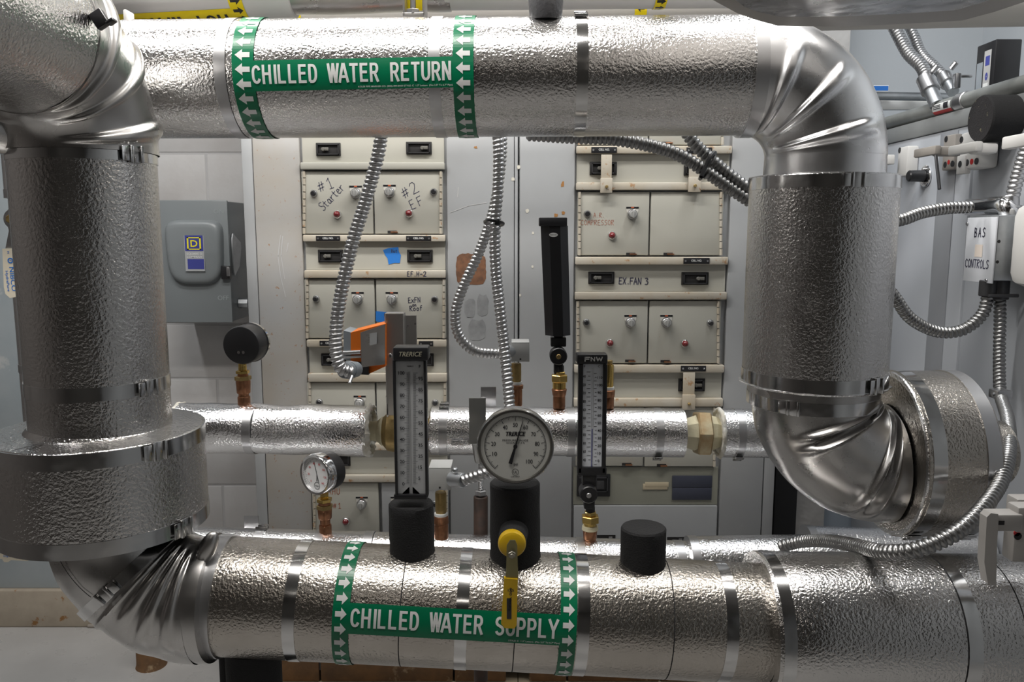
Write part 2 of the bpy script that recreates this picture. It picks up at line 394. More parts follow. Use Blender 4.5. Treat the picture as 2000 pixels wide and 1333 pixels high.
# ------------------------------------------------------------------ pipe helper
class Pipe:
    def __init__(s, a, b, r):
        s.a = Vector(a); s.b = Vector(b); s.r = r; s.d = (s.b-s.a).normalized(); s.L = (s.b-s.a).length
        mid = (s.a+s.b)/2; e = CAM-mid; s.e = (e-s.d*e.dot(s.d)).normalized(); s.up = s.e.cross(s.d)
        if abs(s.d.x) > .7 and s.up.z < 0: s.up = -s.up
    def map(s, h=0.0, s0=0, t0=0):
        return lambda u, v: s.a+s.d*(s0+u)+(s.e*math.cos((t0+v)/s.r)+s.up*math.sin((t0+v)/s.r))*(s.r+h)
    def at(s, px=None, py=None):   # arc length where the facing line projects onto px (or py)
        lo, hi = -3.0, s.L+3.0
        k = 0 if px is not None else 1; val = px if px is not None else py
        g = lambda q: proj(s.a+s.d*q+s.e*s.r)[k]
        lo = -.5; hi = s.L+.5; inc = g(s.L) > g(0)
        for _ in range(50):
            m = (lo+hi)/2
            if (g(m) < val) == inc: lo = m
            else: hi = m
        return lo
    def tcoord(s, q, px=None, py=None):   # arc coordinate of the front surface that projects to py at q
        best = None
        for i in range(-80, 81):
            t = i/80*1.45*s.r; p = proj(s.map()(q, t)); val = abs(p[1]-py) if py is not None else abs(p[0]-px)
            if best is None or val < best[0]: best = (val, t)
        return best[1]
    def jacket(s, name, m, parent, s0=None, s1=None, n=72, r=None, label=None, wob=0.0, seg=None):
        s0 = 0 if s0 is None else s0; s1 = s.L if s1 is None else s1; r = r or s.r
        k = seg or 2; prof = [(0, r-.004), (.0015, r)]+[(.0015+(s1-s0-.003)*i/k, r) for i in range(1, k)]+[(s1-s0-.0015, r), (s1-s0, r-.004)]
        mb = MB(); mb.lathe(s.a+s.d*s0, s.d, prof, n, s.e)
        if wob:
            for v in mb.v:
                q = v-s.a; ax = s.a+s.d*q.dot(s.d); rad = v-ax
                v += rad.normalized()*wob*noise.noise(v*14)
        return mb.build(name, m, parent, label)
    def ringmb(s, s0, s1, th=.0012, r=None, n=72, mb=None):
        mb = mb or MB(); r = r or s.r
        mb.lathe(s.a+s.d*s0, s.d, [(0, r-.002), (0, r+th), (s1-s0, r+th), (s1-s0, r-.002)], n, s.e); return mb
    def band(s, q, parent, wd=.019, m=None, buckle=None, r=None):
        m = m or BAND
        b = s.ringmb(q-wd/2, q+wd/2, .0012, r).build('band', m, parent)
        if buckle is not None: s.buckle(q, buckle, b, wd, r)
        return b
    def buckle(s, q, t, parent, wd=.019, r=None):
        # wing seal clip: folded plate with two lips and a tail of strap
        r = r or s.r; mb = MB(); a = t; n = s.e*math.cos(a)+s.up*math.sin(a); tg = -s.e*math.sin(a)+s.up*math.cos(a)
        o = s.a+s.d*q+n*(r+.001)
        M = Matrix((s.d, tg, n)).transposed().to_4x4(); M.translation = o
        mb.box(-wd*.6, -.011, 0, wd*.6, .011, .003, .0008, M)
        mb.box(-wd*.6, -.012, .0, wd*.6, -.007, .006, .001, M); mb.box(-wd*.6, .007, .0, wd*.6, .012, .006, .001, M)
        mb.box(-wd*.5, .010, .003, wd*.5, .026, .0042, .0004, M)
        return mb.build('buckle', BAND, parent)
    def seam(s, q, parent, t0=-2.9, t1=2.9):
        sh = Sheet(); sh.rect(-.0008, t0*s.r, .0008, t1*s.r, 1, 48); return sh.build('seam', DARKGAP, parent, s.map(.0004, q))

def elbow_mesh(p0, d0, d1, R, r, creases=(), n=90, m=96, a0=0, a1=PI/2, wob=0.0):
    d0 = d0.normalized(); d1 = (d1-d0*d1.dot(d0)).normalized(); b = d0.cross(d1); c = p0+d1*R
    mb = MB(); vs_ = []
    for i in range(n+1):
        al = a0+(a1-a0)*i/n; e = -d1*math.cos(al)+d0*math.sin(al); ax = c+e*R; t = i/n
        for k in range(m):
            ph = -PI+2*PI*k/m; rr = r
            for (tc_, wt, amp, ph0, ph1, dbl) in creases:
                if not (min(ph0, ph1)-.01 <= ph <= max(ph0, ph1)+.01): continue
                g = (ph-ph0)/(ph1-ph0)           # 0 at inner root, 1 at outer tip
                wnd = min(1, g*5)*min(1, (1-g)*4) ; wnd = wnd*wnd*(3-2*wnd)
                x = (t-tc_)/(wt*(1.15-.35*g))
                if dbl == 2: f = math.exp(-x**4*.8)
                elif dbl: f = math.exp(-(x-1)**2*3.2)+math.exp(-(x+1)**2*3.2)-.75*math.exp(-x*x*3)
                else: f = math.exp(-x*x*2.5)
                rr += amp*wnd*f
            p = ax+(e*math.cos(ph)+b*math.sin(ph))*rr
            if wob: p += (p-ax).normalized()*wob*noise.noise(p*22)
            vs_.append(p)
    mb.add(vs_, [(i*m+k, i*m+(k+1) % m, (i+1)*m+(k+1) % m, (i+1)*m+k) for i in range(n) for k in range(m)])
    end_ax = c+(-d1*math.cos(a1)+d0*math.sin(a1))*R
    return mb, end_ax

def fb(mb, x0, y0, x1, y1, Y, dep, b=0):
    """box facing the camera whose front (at depth Y) spans the given picture corners"""
    ym = (y0+y1)/2; xm = (x0+x1)/2
    X0 = atY(x0, ym, Y).x; X1 = atY(x1, ym, Y).x; Z0 = atY(xm, y1, Y).z; Z1 = atY(xm, y0, Y).z
    mb.box(X0, Y, Z0, X1, Y+dep, Z1, b); return mb

def pp(px, py, Y):
    p = atY(px, py, Y); return (p.x, p.z)
def wall_map(Y): return lambda u, v: Vector((u, Y, v))
def px2m(n, Y, py=666): return n*Y/(F*(ct+(666.5-py)/F*st))

# ================================================================== SETTING
WY = 2.87
XL, XR, YN = -2.1, 1.62, -2.6
def slab(name, m, x0, y0, z0, x1, y1, z1):
    return tag(MB().box(x0, y0, z0, x1, y1, z1).build(name, m, None, smooth=False), kind='structure')
slab('floor', FLOOR, XL-.1, YN-.1, -.1, XR+.1, 3.1, 0)
slab('ceiling', CEIL, XL-.1, YN-.1, 3.0, XR+.1, 3.1, 3.1)
slab('wall_left', ROOM, XL-.1, YN, 0, XL, 3.1, 3.0)
slab('wall_right', WALLP, XR, YN, 0, XR+.1, 3.1, 3.0)
slab('wall_front', mat('dark_far_wall', (.07, .065, .06), .7), XL, YN-.1, 0, XR, YN, 3.0)
wb = slab('wall_back', WALLP, XL, WY+.012, 0, XR, 3.1, 3.0)
mb = MB(); mb.box(-1.75, WY+.003, 0, -.62, WY+.0118, 2.4); mb.build('mortar', MORTAR, wb, smooth=False)
zl = atY(325, 524, WY).z % .2; xj = atY(404, 350, WY).x % .4
zj0 = atY(404, 411, WY).z
blk_mesh = None
for r_ in range(-1, 12):
    z0 = zl+r_*.2
    if z0 > 2.3: break
    par = round((z0-zj0)/.2) % 2
    for c_ in range(-5, 0):
        x0 = xj+c_*.4+(.2 if par else 0)
        if x0 > -.66 or x0 < -1.85: continue
        if z0 < 0: continue
        if blk_mesh is None:
            o = MB().box(.004, 0, .004, .396, .0117, .196, .003).build('block', BLOCK, wb); blk_mesh = o
            o.location = (x0, WY, z0)
        else:
            o = blk_mesh.copy(); C.objects.link(o); o.parent = wb; o.location = (x0, WY+random.uniform(0, .0015), z0)

# rusty curb and scuffed sheet metal unit on the left
t = T('air_handler', 'scuffed pale blue grey sheet metal unit at far left, on a rusty base', 'air handler', (-1.8, 2.7, 0))
fz = atY(80, 1150, 2.72).z
MB().box(XL+.01, 2.72, fz, atY(215, 700, 2.72).x, 2.865, 2.95, .004).build('side_panel', PANELL, t)
MB().box(XL+.01, 2.70, .0, atY(322, 1180, 2.70).x, 2.866, fz, .006).build('base_rail', mat('pale_rusty_curb', (.46, .40, .32), .7, col2=(.40, .34, .27), cscale=20, spots=[((.30, .15, .05), 16, .60)]), t)

# ------------------------------------------------------------------ motor control centre
MY = 2.30
def PT(px, py): return pp(px, py, MY)
class Mcc:
    def __init__(s, name, label, px0, px1, zt=2.25):
        s.x0 = atY(px0, 650, MY).x; s.x1 = atY(px1, 650, MY).x
        s.t = T(name, label, 'cabinet', ((s.x0+s.x1)/2, MY+.2, 0))
        mb = MB(); mb.box(s.x0, MY+.012, .06, s.x1, MY+.42, zt, .004); mb.build('enclosure', MCCG, s.t)
    def wire(s, pxa, pxb, m=None, pxa2=None, name='wireway_cover', z0=.11, proud=.004):
        # full height vertical cover between two picture columns (measured at y=650)
        xa = atY(pxa, 650, MY).x; xb = atY(pxb, 650, MY).x
        return MB().box(xa, MY-proud, z0, xb, MY+.0118, 2.24, .003).build(name, m or MCCG, s.t)
    def xr(s, pa, pb): s.ua = atY(pa, 650, MY).x; s.ub = atY(pb, 650, MY).x
    def rail(s, y0, y1, m=None):
        za = PT(1000, y1)[1]; zb = PT(1000, y0)[1]
        mb = MB(); mb.box(s.ua, MY-.016, za, s.ub, MY+.0118, zb, .003)
        o = mb.build('rail', m or MCCR, s.t); s.rz = (za, zb)
        return o
    def strip(s, y0, y1, m=None):
        za = PT(1000, y1)[1]; zb = PT(1000, y0)[1]
        return MB().box(s.ua+.002, MY+.004, za, s.ub-.002, MY+.0118, zb, .0).build('breaker_panel', m or MCCB, s.t)
    def breaker(s, par, xa, ya, xb, yb, tog=.3, deep=.006):
        mb = MB(); Y = MY+.004
        mb.m = 0; fb(mb, xa, ya, xb, yb, Y-.004, .0039, .001)
        ax, az = PT(xa, yb); bx, bz = PT(xb, ya); w_ = bx-ax; h_ = bz-az
        mb.m = 1   # raised rim of the toggle guard
        for (u0, v0, u1, v1) in ((.07, .10, .93, .17), (.07, .83, .93, .88), (.07, .10, .10, .88), (.90, .10, .93, .88)):
            mb.box(ax+w_*u0, Y-.010, az+h_*v0, ax+w_*u1, Y-.004, az+h_*v1)
        mb.m = 2
        tx = ax+w_*(.12+tog*.76); zc = az+h_*.5
        mb.cyl(Vector((tx, Y-.004, zc)), Vector((tx, Y-.014, zc)), .006, .005, 14, .001)
        mb.box(tx+.003, Y-.012, zc-.004, tx+w_*.22, Y-.007, zc+.005, .001)
        return mb.build('breaker_handle', [DARK, DSTEEL, mat('toggle_grey', (.14, .135, .12), .4)], par)
    def plate(s, xa, ya, xb, yb, txt=True):
        mb = MB(); fb(mb, xa, ya, xb, yb, MY-.0185, .0024, .0005)
        mb.m = 1
        for x in (xa+4, xb-4):
            p = atY(x, (ya+yb)/2, MY-.0185); mb.cyl(p, p+Vector((0, -.0012, 0)), .0028, None, 10)
        o = mb.build('name_plate', [BLK, STEEL], s.t)
        if txt:
            sh = Sheet(); cx, cz = pp((xa+xb)/2, (ya+yb)/2, MY-.0187); sh.text('CELL NO.', cx, cz+.001, .0055, .030)
            sh.build('plate_lettering', PRINT, o, wall_map(MY-.0189))
        return o
    def door(s, xa, ya, xb, yb, hinge='l', sel=None, push=None, lamp=None, latch=None, m=None):
        mb = MB(); fb(mb, xa+1, ya+1, xb-1, yb-1, MY-.006, .0178, .0025)
        d = mb.build('unit_door', m or MCCB, s.t)
        # piano hinge on the outer edge
        mb = MB(); hx = xa+5 if hinge == 'l' else xb-5; n = 9
        for i in range(n):
            y0 = ya+(yb-ya)*i/n; y1 = ya+(yb-ya)*(i+1)/n
            p0 = atY(hx, y1-1, MY-.008); p1 = atY(hx, y0+1, MY-.008); p1.x = p0.x; mb.cyl(p0, p1, .0042, None, 10)
        mb.build('hinge', MCCR, d)
        if sel: s.selector(d, *sel)
        if push:
            p = atY(*push, MY-.006); mb = MB(); mb.cyl(p, p+Vector((0, -.007, 0)), .0105, .009, 24, .001); mb.m = 1
            mb.cyl(p+Vector((0, -.005, 0)), p+Vector((0, -.014, 0)), .0072, .0065, 20, .0015); mb.build('push_button', [STEEL, BLKM], d)
        if lamp:
            p = atY(*lamp, MY-.006); mb = MB(); mb.cyl(p, p+Vector((0, -.009, 0)), .0125, .0112, 24, .0015); mb.m = 1
            mb.lathe(p+Vector((0, -.008, 0)), Vector((0, -1, 0)), [(0, .0095), (.004, .009), (.008, .0065), (.0105, .003), (.011, .0)], 20); mb.build('pilot_light', [CHR, RED], d)
        if latch:
            mb = MB(); x, y = latch; fb(mb, x-9, y-2, x+9, y+3, MY-.0072, .0009); mb.m = 1
            p = atY(x, y+1, MY-.008); mb.box(p.x-.004, p.y-.007, p.z-.002, p.x+.016, p.y+.001, p.z+.002, .0008); mb.build('latch', [DARK, COPPER], d)
        return d
    def selector(s, d, x, y):
        p = atY(x, y, MY-.006); k = 1.47/1000
        mb = MB(); q = [(-12*k, 15*k), (12*k, 15*k), (11.5*k, 6*k), (7*k, -6*k), (-7*k, -6*k), (-11.5*k, 6*k)]
        mb.prism(q, p, XU, ZU, .0012)
        mb.m = 1; mb.box(p.x-12*k, p.y-.0019, p.z+11*k, p.x+12*k, p.y-.0011, p.z+14.5*k)
        mb.m = 2; mb.box(p.x-2.8*k, p.y-.0023, p.z+11.8*k, p.x+2.8*k, p.y-.0018, p.z+14.2*k)
        mb.m = 3; mb.cyl(p, p+Vector((0, -.014, 0)), .0150, .0135, 32, .0015)
        mb.m = 4; mb.cyl(p+Vector((0, -.012, 0)), p+Vector((0, -.026, 0)), .0110, .0100, 28, .0015)
        mb.box(p.x-.0022, p.y-.030, p.z-.0100, p.x+.0022, p.y-.0255, p.z+.0100, .0008)
        mb.build('selector_switch', [mat('ivory_plate', (.62, .60, .55), .4), BLK, mat('orange_print', (.50, .12, .05), .5), STEEL, mat('knob_grey', (.34, .34, .33), .35)], d)
    def strap(s, xa, ya, xb, yb):
        mb = MB(); fb(mb, xa, ya, xb, yb-28, MY-.021, .002, .0005); fb(mb, xa-1, yb-29, xb+1, yb, MY-.028, .009, .001)
        mb.m = 1; p = atY((xa+xb)/2, yb-12, MY-.028); mb.cyl(p, p+Vector((0, -.010, 0)), .0045, None, 6, .001)
        return mb.build('locking_strap', [MCCR, BRASSD], s.t)

A = Mcc('control_cabinet', 'left motor control cabinet, beige doors with pen notes and blue tape, behind the orange actuator', 486, 1012)
A.wire(487.5, 508, name='corner_trim'); A.wire(509, 597.5, MCCGR); A.wire(876, 1004); 
MB().box(atY(1004, 650, MY).x+.0015, MY-.003, .11, A.x1-.001, MY+.0118, 2.24, .003).build('corner_trim', MCCG, A.t)
A.xr(600.5, 872.5)
def row(M_, ystrip, yrail, ydoor, yrail2): pass
# breaker strips and rails from top to bottom
A.strip(130, 318); A.rail(318, 332, MCCB); A.rail(459, 472); A.strip(472.5, 527.5); A.rail(528, 543); A.rail(663, 677); A.strip(677.5, 728); A.rail(728.5, 745)
A.rail(864, 878); A.strip(878.5, 926); A.rail(926.5, 940)
A.breaker(A.t, 617, 279, 665, 305, .25); A.breaker(A.t, 793, 277, 843, 302, .68)
A.breaker(A.t, 621, 488, 670, 513, .25); A.breaker(A.t, 795, 488, 845, 513, .3)
A.breaker(A.t, 627, 691, 676, 715, .25); A.breaker(A.t, 800, 691, 847, 716, .3)
A.breaker(A.t, 642, 887, 684, 911, .25)
A.plate(617, 461, 664, 471); A.plate(793, 461, 842, 471); A.plate(624, 666, 668, 676); A.plate(818, 667, 846, 677, False)
d1 = A.door(589, 334, 729, 458, 'l', (695, 378), (613, 378), (659, 419))
d2 = A.door(730, 334, 866, 458, 'r', (761, 376), (847, 375), (799, 417), (766, 453))
d3 = A.door(595, 545, 733, 662, 'l', (699, 585), (617.5, 584))
d4 = A.door(734, 545, 872, 662, 'r', (765.5, 585), (849, 585))
d5 = A.door(600, 747, 734, 863, 'l', (703, 787), (624, 786), (672, 826))
d6 = A.door(735, 747, 874, 863, 'r', (766, 787), (850, 787), (800, 826))
d7 = A.door(609, 943, 741, 1058, 'l', (707, 984), None, (676, 1018))
d8 = A.door(745, 943, 877, 1058, 'r', (775, 984), (850, 984), m=MCCG)
def hand(par, t, x, y, hpx, rot=0, m=None, Y=MY-.0065, wd=.0019, adv=.62):
    sh = Sheet(); u, v = pp(x, y, Y); sh.hand(t, u, v, px2m(hpx, Y, y), wd, rot, adv); sh.build('handwriting', m or MARK, par, wall_map(Y))
hand(d1, '#1', 624, 377, 21, .35, adv=.9); hand(d1, 'Starter', 632, 413, 17, .80, adv=.52)
hand(d2, '#2', 790, 390, 22, .5, adv=.9); hand(d2, 'EF', 804, 410, 18, .42, adv=.9)
hand(d4, 'ExFN', 797, 592, 10, .05, adv=.62); hand(d4, 'on', 805, 599, 7, 0); hand(d4, 'Roof', 800, 608, 10, .05, adv=.66)
sh = Sheet(); u, v = pp(795, 540, MY-.0165); sh.hand('EF.H-2', u, v, .0135, .0020, 0, .72)
sh.build('handwriting', MARK, A.t, wall_map(MY-.0168))
hand(d7, 'AHU', 640, 966, 12, -.02, MARKR, adv=.7); hand(d7, '#1', 650, 994, 11, 0, MARKR, adv=.9)
# rust, smudges and scratches on the grey wireway beside the left doors
def blob(sh, cx, cy, rx, ry, seed, n=36, jag=.12, Y=MY-.0045):
    rnd = random.Random(seed); u, v = pp(cx, cy, Y); kx = px2m(rx, Y, cy); ky = px2m(ry, Y, cy); pts = []
    for i in range(n):
        a = 2*PI*i/n; sq = (abs(math.cos(a))**5+abs(math.sin(a))**5)**(-1/5); r = sq*(1+rnd.uniform(-jag, jag))
        pts.append((u+kx*r*math.cos(a), v+ky*r*math.sin(a)))
    sh.poly(pts)
sh = Sheet(); blob(sh, 920, 526, 29, 30, 3, jag=.035); sh.build('rust_patch', RUSTB, A.t, wall_map(MY-.0046))
for (x, y, rx, ry, sd) in ((918, 603, 10, 18, 5), (943, 597, 11, 21, 8), (932, 645, 17, 20, 9)):
    sh = Sheet(); blob(sh, x, y, rx, ry, sd, jag=.1, n=18); sh.build('smudge', SMUDGE, A.t, wall_map(MY-.0046))
for pts in (((548, 460), (543, 500), (548, 540), (558, 580)), ((552, 462), (549, 500), (556, 545)), ((895, 366), (894, 385)), ((880, 415), (915, 402), (950, 396)), ((563, 475), (560, 492))):
    sh = Sheet(); sh.line([pp(x, y, MY-.0045) for x, y in pts], .0022); sh.build('scratch', LITE, A.t, wall_map(MY-.0046))
# base kick plates
za = .012; zb = PT(700, 1289)[1]
xs = [atY(x, 1300, MY).x for x in (500, 624, 886, 990, 1030)]
for xa, xb in zip(xs[:-2], xs[1:-1]): MB().box(xa+.003, MY+.0, za+.02, xb-.003, MY+.011, zb+.03, .003).build('kick_plate', RUST, A.t)
MB().box(A.x0, MY-.03, .0, A.x1, MY+.41, .03, .003).build('base_channel', mat('pale_base', (.50, .42, .30), .7), A.t)
# tape stuck to the front
def tape(label, pts, Y, txt=None, parent=None):
    o = T('blue_tape', label, 'tape', Vector((pp(*pts[0], Y)[0], Y, pp(*pts[0], Y)[1])), 'pieces of blue tape on the left cabinet')
    mb = MB(); p2 = [pp(x, y, Y) for x, y in pts]; mb.prism(p2, Vector((0, Y, 0)), XU, ZU, .0005); s_ = mb.build('strip', BLUET, o, smooth=False)
    if txt: sh = Sheet(); u, v = pp(txt[1], txt[2], Y); sh.hand(txt[0], u, v, .010, .0014, 0, .6); sh.build('handwriting', MARK, o, wall_map(Y-.0009))
tape('ragged scrap of blue tape with a note, above the EF.H-2 handwriting', [(748, 489), (758, 485), (778, 483), (779, 492), (783, 499), (781, 514), (770, 514), (759, 517), (757, 505), (752, 498)], MY+.0032, ('Hot', 764, 494))
tape('blue tape strip half hidden behind the steel actuator bracket', [(734, 608), (775, 612), (772, 626), (752, 631), (734, 628)], MY-.0069, ('C', 750, 619))

B = Mcc('control_cabinet', 'right motor control cabinet, beige doors with EX.FAN 3 handwriting and locking straps', 1013, 1526)
B.wire(1014.5, 1119.5); B.wire(1416.5, 1502); MB().box(atY(1503.5, 650, MY).x, MY-.003, .11, B.x1-.001, MY+.0118, 2.24, .003).build('corner_trim', MCCG, B.t)
B.xr(1121.5, 1414.5)
B.door(1127, 130, 1268, 284, 'l'); B.door(1269, 130, 1416, 284, 'r', latch=(1302, 279))
B.rail(286, 301); B.strip(301.5, 356.5); B.rail(357, 372); B.rail(502, 517); B.strip(517.5, 569.5); B.rail(570, 585); B.rail(712, 727); B.strip(727.5, 776.5); B.rail(777, 793)
B.breaker(B.t, 1152, 316, 1205, 342, .3); B.breaker(B.t, 1336, 317, 1386, 343, .6)
B.breaker(B.t, 1149, 531, 1200, 555, .2); B.breaker(B.t, 1331, 532, 1384, 557, .65)
B.breaker(B.t, 1148, 738, 1198, 762, .3); B.breaker(B.t, 1325, 740, 1377, 765, .7)
B.plate(1155, 287, 1205, 299); B.plate(1341, 288, 1391, 300); B.plate(1335, 504, 1386, 516); B.plate(1330, 715, 1379, 726); B.plate(1155, 714, 1199, 725, False)
B.strap(1174, 302, 1195, 377); B.strap(1346, 302, 1368, 375); B.strap(1334, 728, 1357, 801)
e1 = B.door(1127, 374, 1268.5, 500, 'l', (1235, 419), (1147, 418), (1195, 460), (1232, 496)); e2 = B.door(1269.5, 374, 1413, 500, 'r', latch=(1305, 496))
e3 = B.door(1124, 587, 1265.5, 711, 'l', (1231, 630), (1145, 630), (1191, 670), (1230, 705)); e4 = B.door(1266.5, 587, 1408, 711, 'r', (1301, 630), (1387, 631), (1337, 671), (1299, 706))
B.door(1124, 795, 1258, 912, 'l', (1228, 836), (1145, 836), None, (1224, 907)); B.door(1259, 795, 1400, 913, 'r', (1299, 836), (1387, 836), None, (1292, 909))
hand(e1, 'A.R.', 1159, 425, 9, 0, MARKR, adv=.7, wd=.0012); hand(e1, 'COMPRESSOR', 1134, 440, 10, .0, MARKR, adv=.66, wd=.0012)
sh = Sheet(); u, v = pp(1208, 555, MY+.003); sh.hand('EX.FAN 3', u, v, .0185, .0024, -.02, .62); sh.build('handwriting', MARK, B.t, wall_map(MY+.003))
B.strip(914, 987, OLIVE)
mb = MB(); fb(mb, 1127, 927, 1192, 971, MY-.004, .0078, .002); mb.m = 1
for (a, b_, c, d) in ((1132, 933, 1187, 935), (1132, 960, 1187, 962), (1185, 933, 1187, 962)): fb(mb, a, b_, c, d, MY-.008, .004)
fb(mb, 1165, 940, 1180, 956, MY-.010, .006, .001); mb.build('breaker_handle', [BLK, DSTEEL], B.t)
mb = MB(); fb(mb, 1256, 946, 1304, 957, MY+.001, .0029, .0005); fb(mb, 1260, 943, 1306, 952, MY+.0005, .0032, .0005); mb.build('tan_tag', mat('tan_tag', (.55, .47, .33), .6), B.t)
mb = MB(); fb(mb, 1313, 930, 1391, 953, MY, .0039, .0005); fb(mb, 1313, 954, 1390, 977, MY, .0039, .0005); mb.build('name_plate', PLATEB, B.t)
mb = MB(); fb(mb, 1119, 989, 1396, 1290, MY-.004, .0158, .002); gd = mb.build('lower_door', MCCG, B.t)
for (x, y) in ((1184, 1052), (1321, 1056)):
    mb = MB(); fb(mb, x-18, y-6, x+18, y+4, MY-.0052, .0011); mb.m = 1; fb(mb, x+5, y-3, x+12, y+2, MY-.009, .004, .001); mb.build('latch', [DARK, STEEL], gd)
for (x, y, r) in ((1013, 327, 3), (1002, 350, 3), (1030, 412, 3), (1041, 455, 2), (1040, 521, 2), (1016, 577, 2)): sh = Sheet(); blob(sh, x, y, r, r*1.2, x, 12, .2); sh.build('paint_chip', mat('cream_chip', (.66, .63, .55), .6), B.t, wall_map(MY-.0047))
for (x, y, rx, ry) in ((1099, 360, 3, 5), (1086, 421, 3, 3), (1100, 416, 3, 3), (929, 288, 3, 2)): sh = Sheet(); blob(sh, x, y, rx, ry, x, 14, .3); sh.build('rust_spot', mat('rust_spot', (.36, .17, .05), .8), B.t, wall_map(MY-.0047))
xs = [atY(x, 1310, MY).x for x in (1032, 1108, 1290, 1526)]
for xa, xb in zip(xs[:-1], xs[1:]): MB().box(xa+.003, MY+.0, .032, xb-.003, MY+.011, zb+.03, .003).build('kick_plate', RUST, B.t)
MB().box(B.x0, MY-.03, .0, B.x1, MY+.41, .03, .003).build('base_channel', mat('pale_base', (.50, .42, .30), .7), B.t)

# ------------------------------------------------------------------ disconnect switch on the block wall
SY = 2.66
t = T('safety_switch', 'grey metal safety switch box with raised cover, mounted on the painted block wall', 'switch box', atY(390, 628, SY))
mb = MB(); ax = atY(319, 510, SY).x; bx = atY(447, 510, SY).x; az = atY(390, 629, SY).z; bz = atY(390, 393, SY).z
mb.box(ax, SY+.012, az, bx, WY-.002, bz, .004); mb.build('body', SWG, t)
lid = MB().box(ax-.003, SY, az-.003, bx+.003, SY+.0115, bz+.003, .004).build('lid', SWG, t)
# bulged cover: superellipse dome, fuller at the top
def dome(x0, y0, x1, y1, Y, dep):
    c0 = atY((x0+x1)/2, (y0+y1)/2, Y); a = (atY(x1, y0, Y).x-atY(x0, y0, Y).x)/2; b_ = (atY(x0, y0, Y).z-atY(x0, y1, Y).z)/2
    mb = MB(); n = 72; prof = [(1.0, 0), (.99, .35), (.965, .65), (.92, .86), (.85, .97), (.75, 1.0), (.4, 1.0)]; vs_ = []
    for (sc, hh) in prof:
        for i in range(n):
            q = 2*PI*i/n; cx_, sx_ = math.cos(q), math.sin(q); e_ = 6 if sx_ > 0 else 3.6
            r = (abs(cx_)**e_+abs(sx_)**e_)**(-1/e_)
            taper = 1-.08*(.5-.5*sx_*r)
            vs_.append(Vector((c0.x+a*sc*r*cx_*taper, Y-dep*hh*(1-.25*max(0, -sx_*r*sc)), c0.z+b_*sc*r*sx_)))
    vs_.append(Vector((c0.x, Y-dep, c0.z))); m = len(prof)
    fs = [(j*n+i, j*n+(i+1) % n, (j+1)*n+(i+1) % n, (j+1)*n+i) for j in range(m-1) for i in range(n)]+[((m-1)*n+i, (m-1)*n+(i+1) % n, m*n) for i in range(n)]
    return mb.add(vs_, fs)
cov = dome(326, 430, 440, 556, SY, .030).build('raised_cover', SWG, t, angle=60)
YL = SY-.0302
mb = MB(); lx, lz = pp(363, 530, YL); rx, rz = pp(397, 460, YL); mb.box(lx, YL-.0004, lz, rx, YL+.0006, rz); dl = mb.build('decal', mat('silver_decal', (.40, .41, .42), .4), t)
sh = Sheet(); w_ = rx-lx; h_ = rz-lz
def R_(u0, v0, u1, v1): sh.rect(lx+w_*u0, lz+h_*v0, lx+w_*u1, lz+h_*v1)
sh.m = 0; R_(.03, .56, .97, 1.0); R_(.12, .06, .97, .34)
sh.m = 1
for (u0, v0, u1, v1) in ((.14, .60, .86, .63), (.14, .92, .86, .95), (.14, .60, .22, .95), (.78, .60, .86, .95)): R_(u0, v0, u1, v1)
sh.text('D', (lx+rx)/2, lz+h_*.775, h_*.18, w_*.36)
sh.m = 2; sh.text('SQUARE D', (lx+rx)/2, lz+h_*.485, h_*.06, w_*.8); sh.text('COMPANY', (lx+rx)/2, lz+h_*.40, h_*.06, w_*.8)
sh.build('decal_print', [NAVY, YPRINT, PRINT], dl, wall_map(YL-.0007))
for (tx, x, y) in (('ON', 427, 413), ('OFF', 436, 582)):
    sh = Sheet(); u, v = pp(x, y, SY); sh.text(tx, u, v, .015); sh.build('embossed_lettering', mat('embossed_grey', (.32, .35, .36), .35), t, wall_map(SY-.0006))
mb = MB(); xx = bx+.004   # operating lever on the right flank
p = Vector((xx, SY+.03, atY(450, 540, SY).z)); mb.prism([(0, 0), (.05, .03), (.075, .09), (.07, .11), (.0, .14), (-.01, .12), (-.01, .02)], p, YU, ZU, .004, XU); mb.build('lever', GALV, t)
mb = MB(); fb(mb, 431, 520, 447, 546, SY-.018, .03, .003); mb.m = 1; fb(mb, 442, 522, 447, 540, SY-.022, .01, .001); mb.build('hasp', [BLKM, STEEL], t)
mb = MB(); p = atY(470, 592, SY+.08); mb.cyl(Vector((bx, p.y, p.z)), Vector((bx+.035, p.y, p.z)), .018, None, 8, .002); mb.cyl(Vector((bx+.035, p.y, p.z)), Vector((bx+.05, p.y, p.z)), .022, None, 6, .002); mb.build('conduit_fitting', [GALV], t)

# black box added as the shade in the gap between cabinets and column
tag(MB().box(atY(1512, 1000, 2.5).x, 2.5, 0, atY(1556, 1000, 2.5).x, 2.66, 2.6, .003).build('gap_shade', DARKGAP, None, loc=(.85, 2.6, 0)), 'black strip for shade in the gap beyond the right end of the motor control cabinet', 'shade strip')
# white painted column and gap at the right of the cabinets
t = T('pipe_chase', 'pale painted column beyond the right end of the motor control cabinet', 'column', (1.05, 2.7, 0))
MB().box(atY(1553, 1000, 2.6).x, 2.6, 0, atY(1611, 1000, 2.6).x, 2.86, 2.9, .004).build('face', mat('worn_white', (.44, .43, .42), .6, bump=(20, .5, .01)), t)
MB().box(atY(1611, 1000, 2.6).x+.001, 2.66, 0, XR-.3, 2.865, 1.75, .004).build('back_panel', mat('blue_grey_panel', (.32, .37, .43), .5), t)

# ================================================================== INSULATED PIPES
PIPEZ = lambda px, py, Y: atY(px, py, Y)
def ptag(name, label, loc, group=None, cat='pipe'): return T(name, label, cat, loc, group)
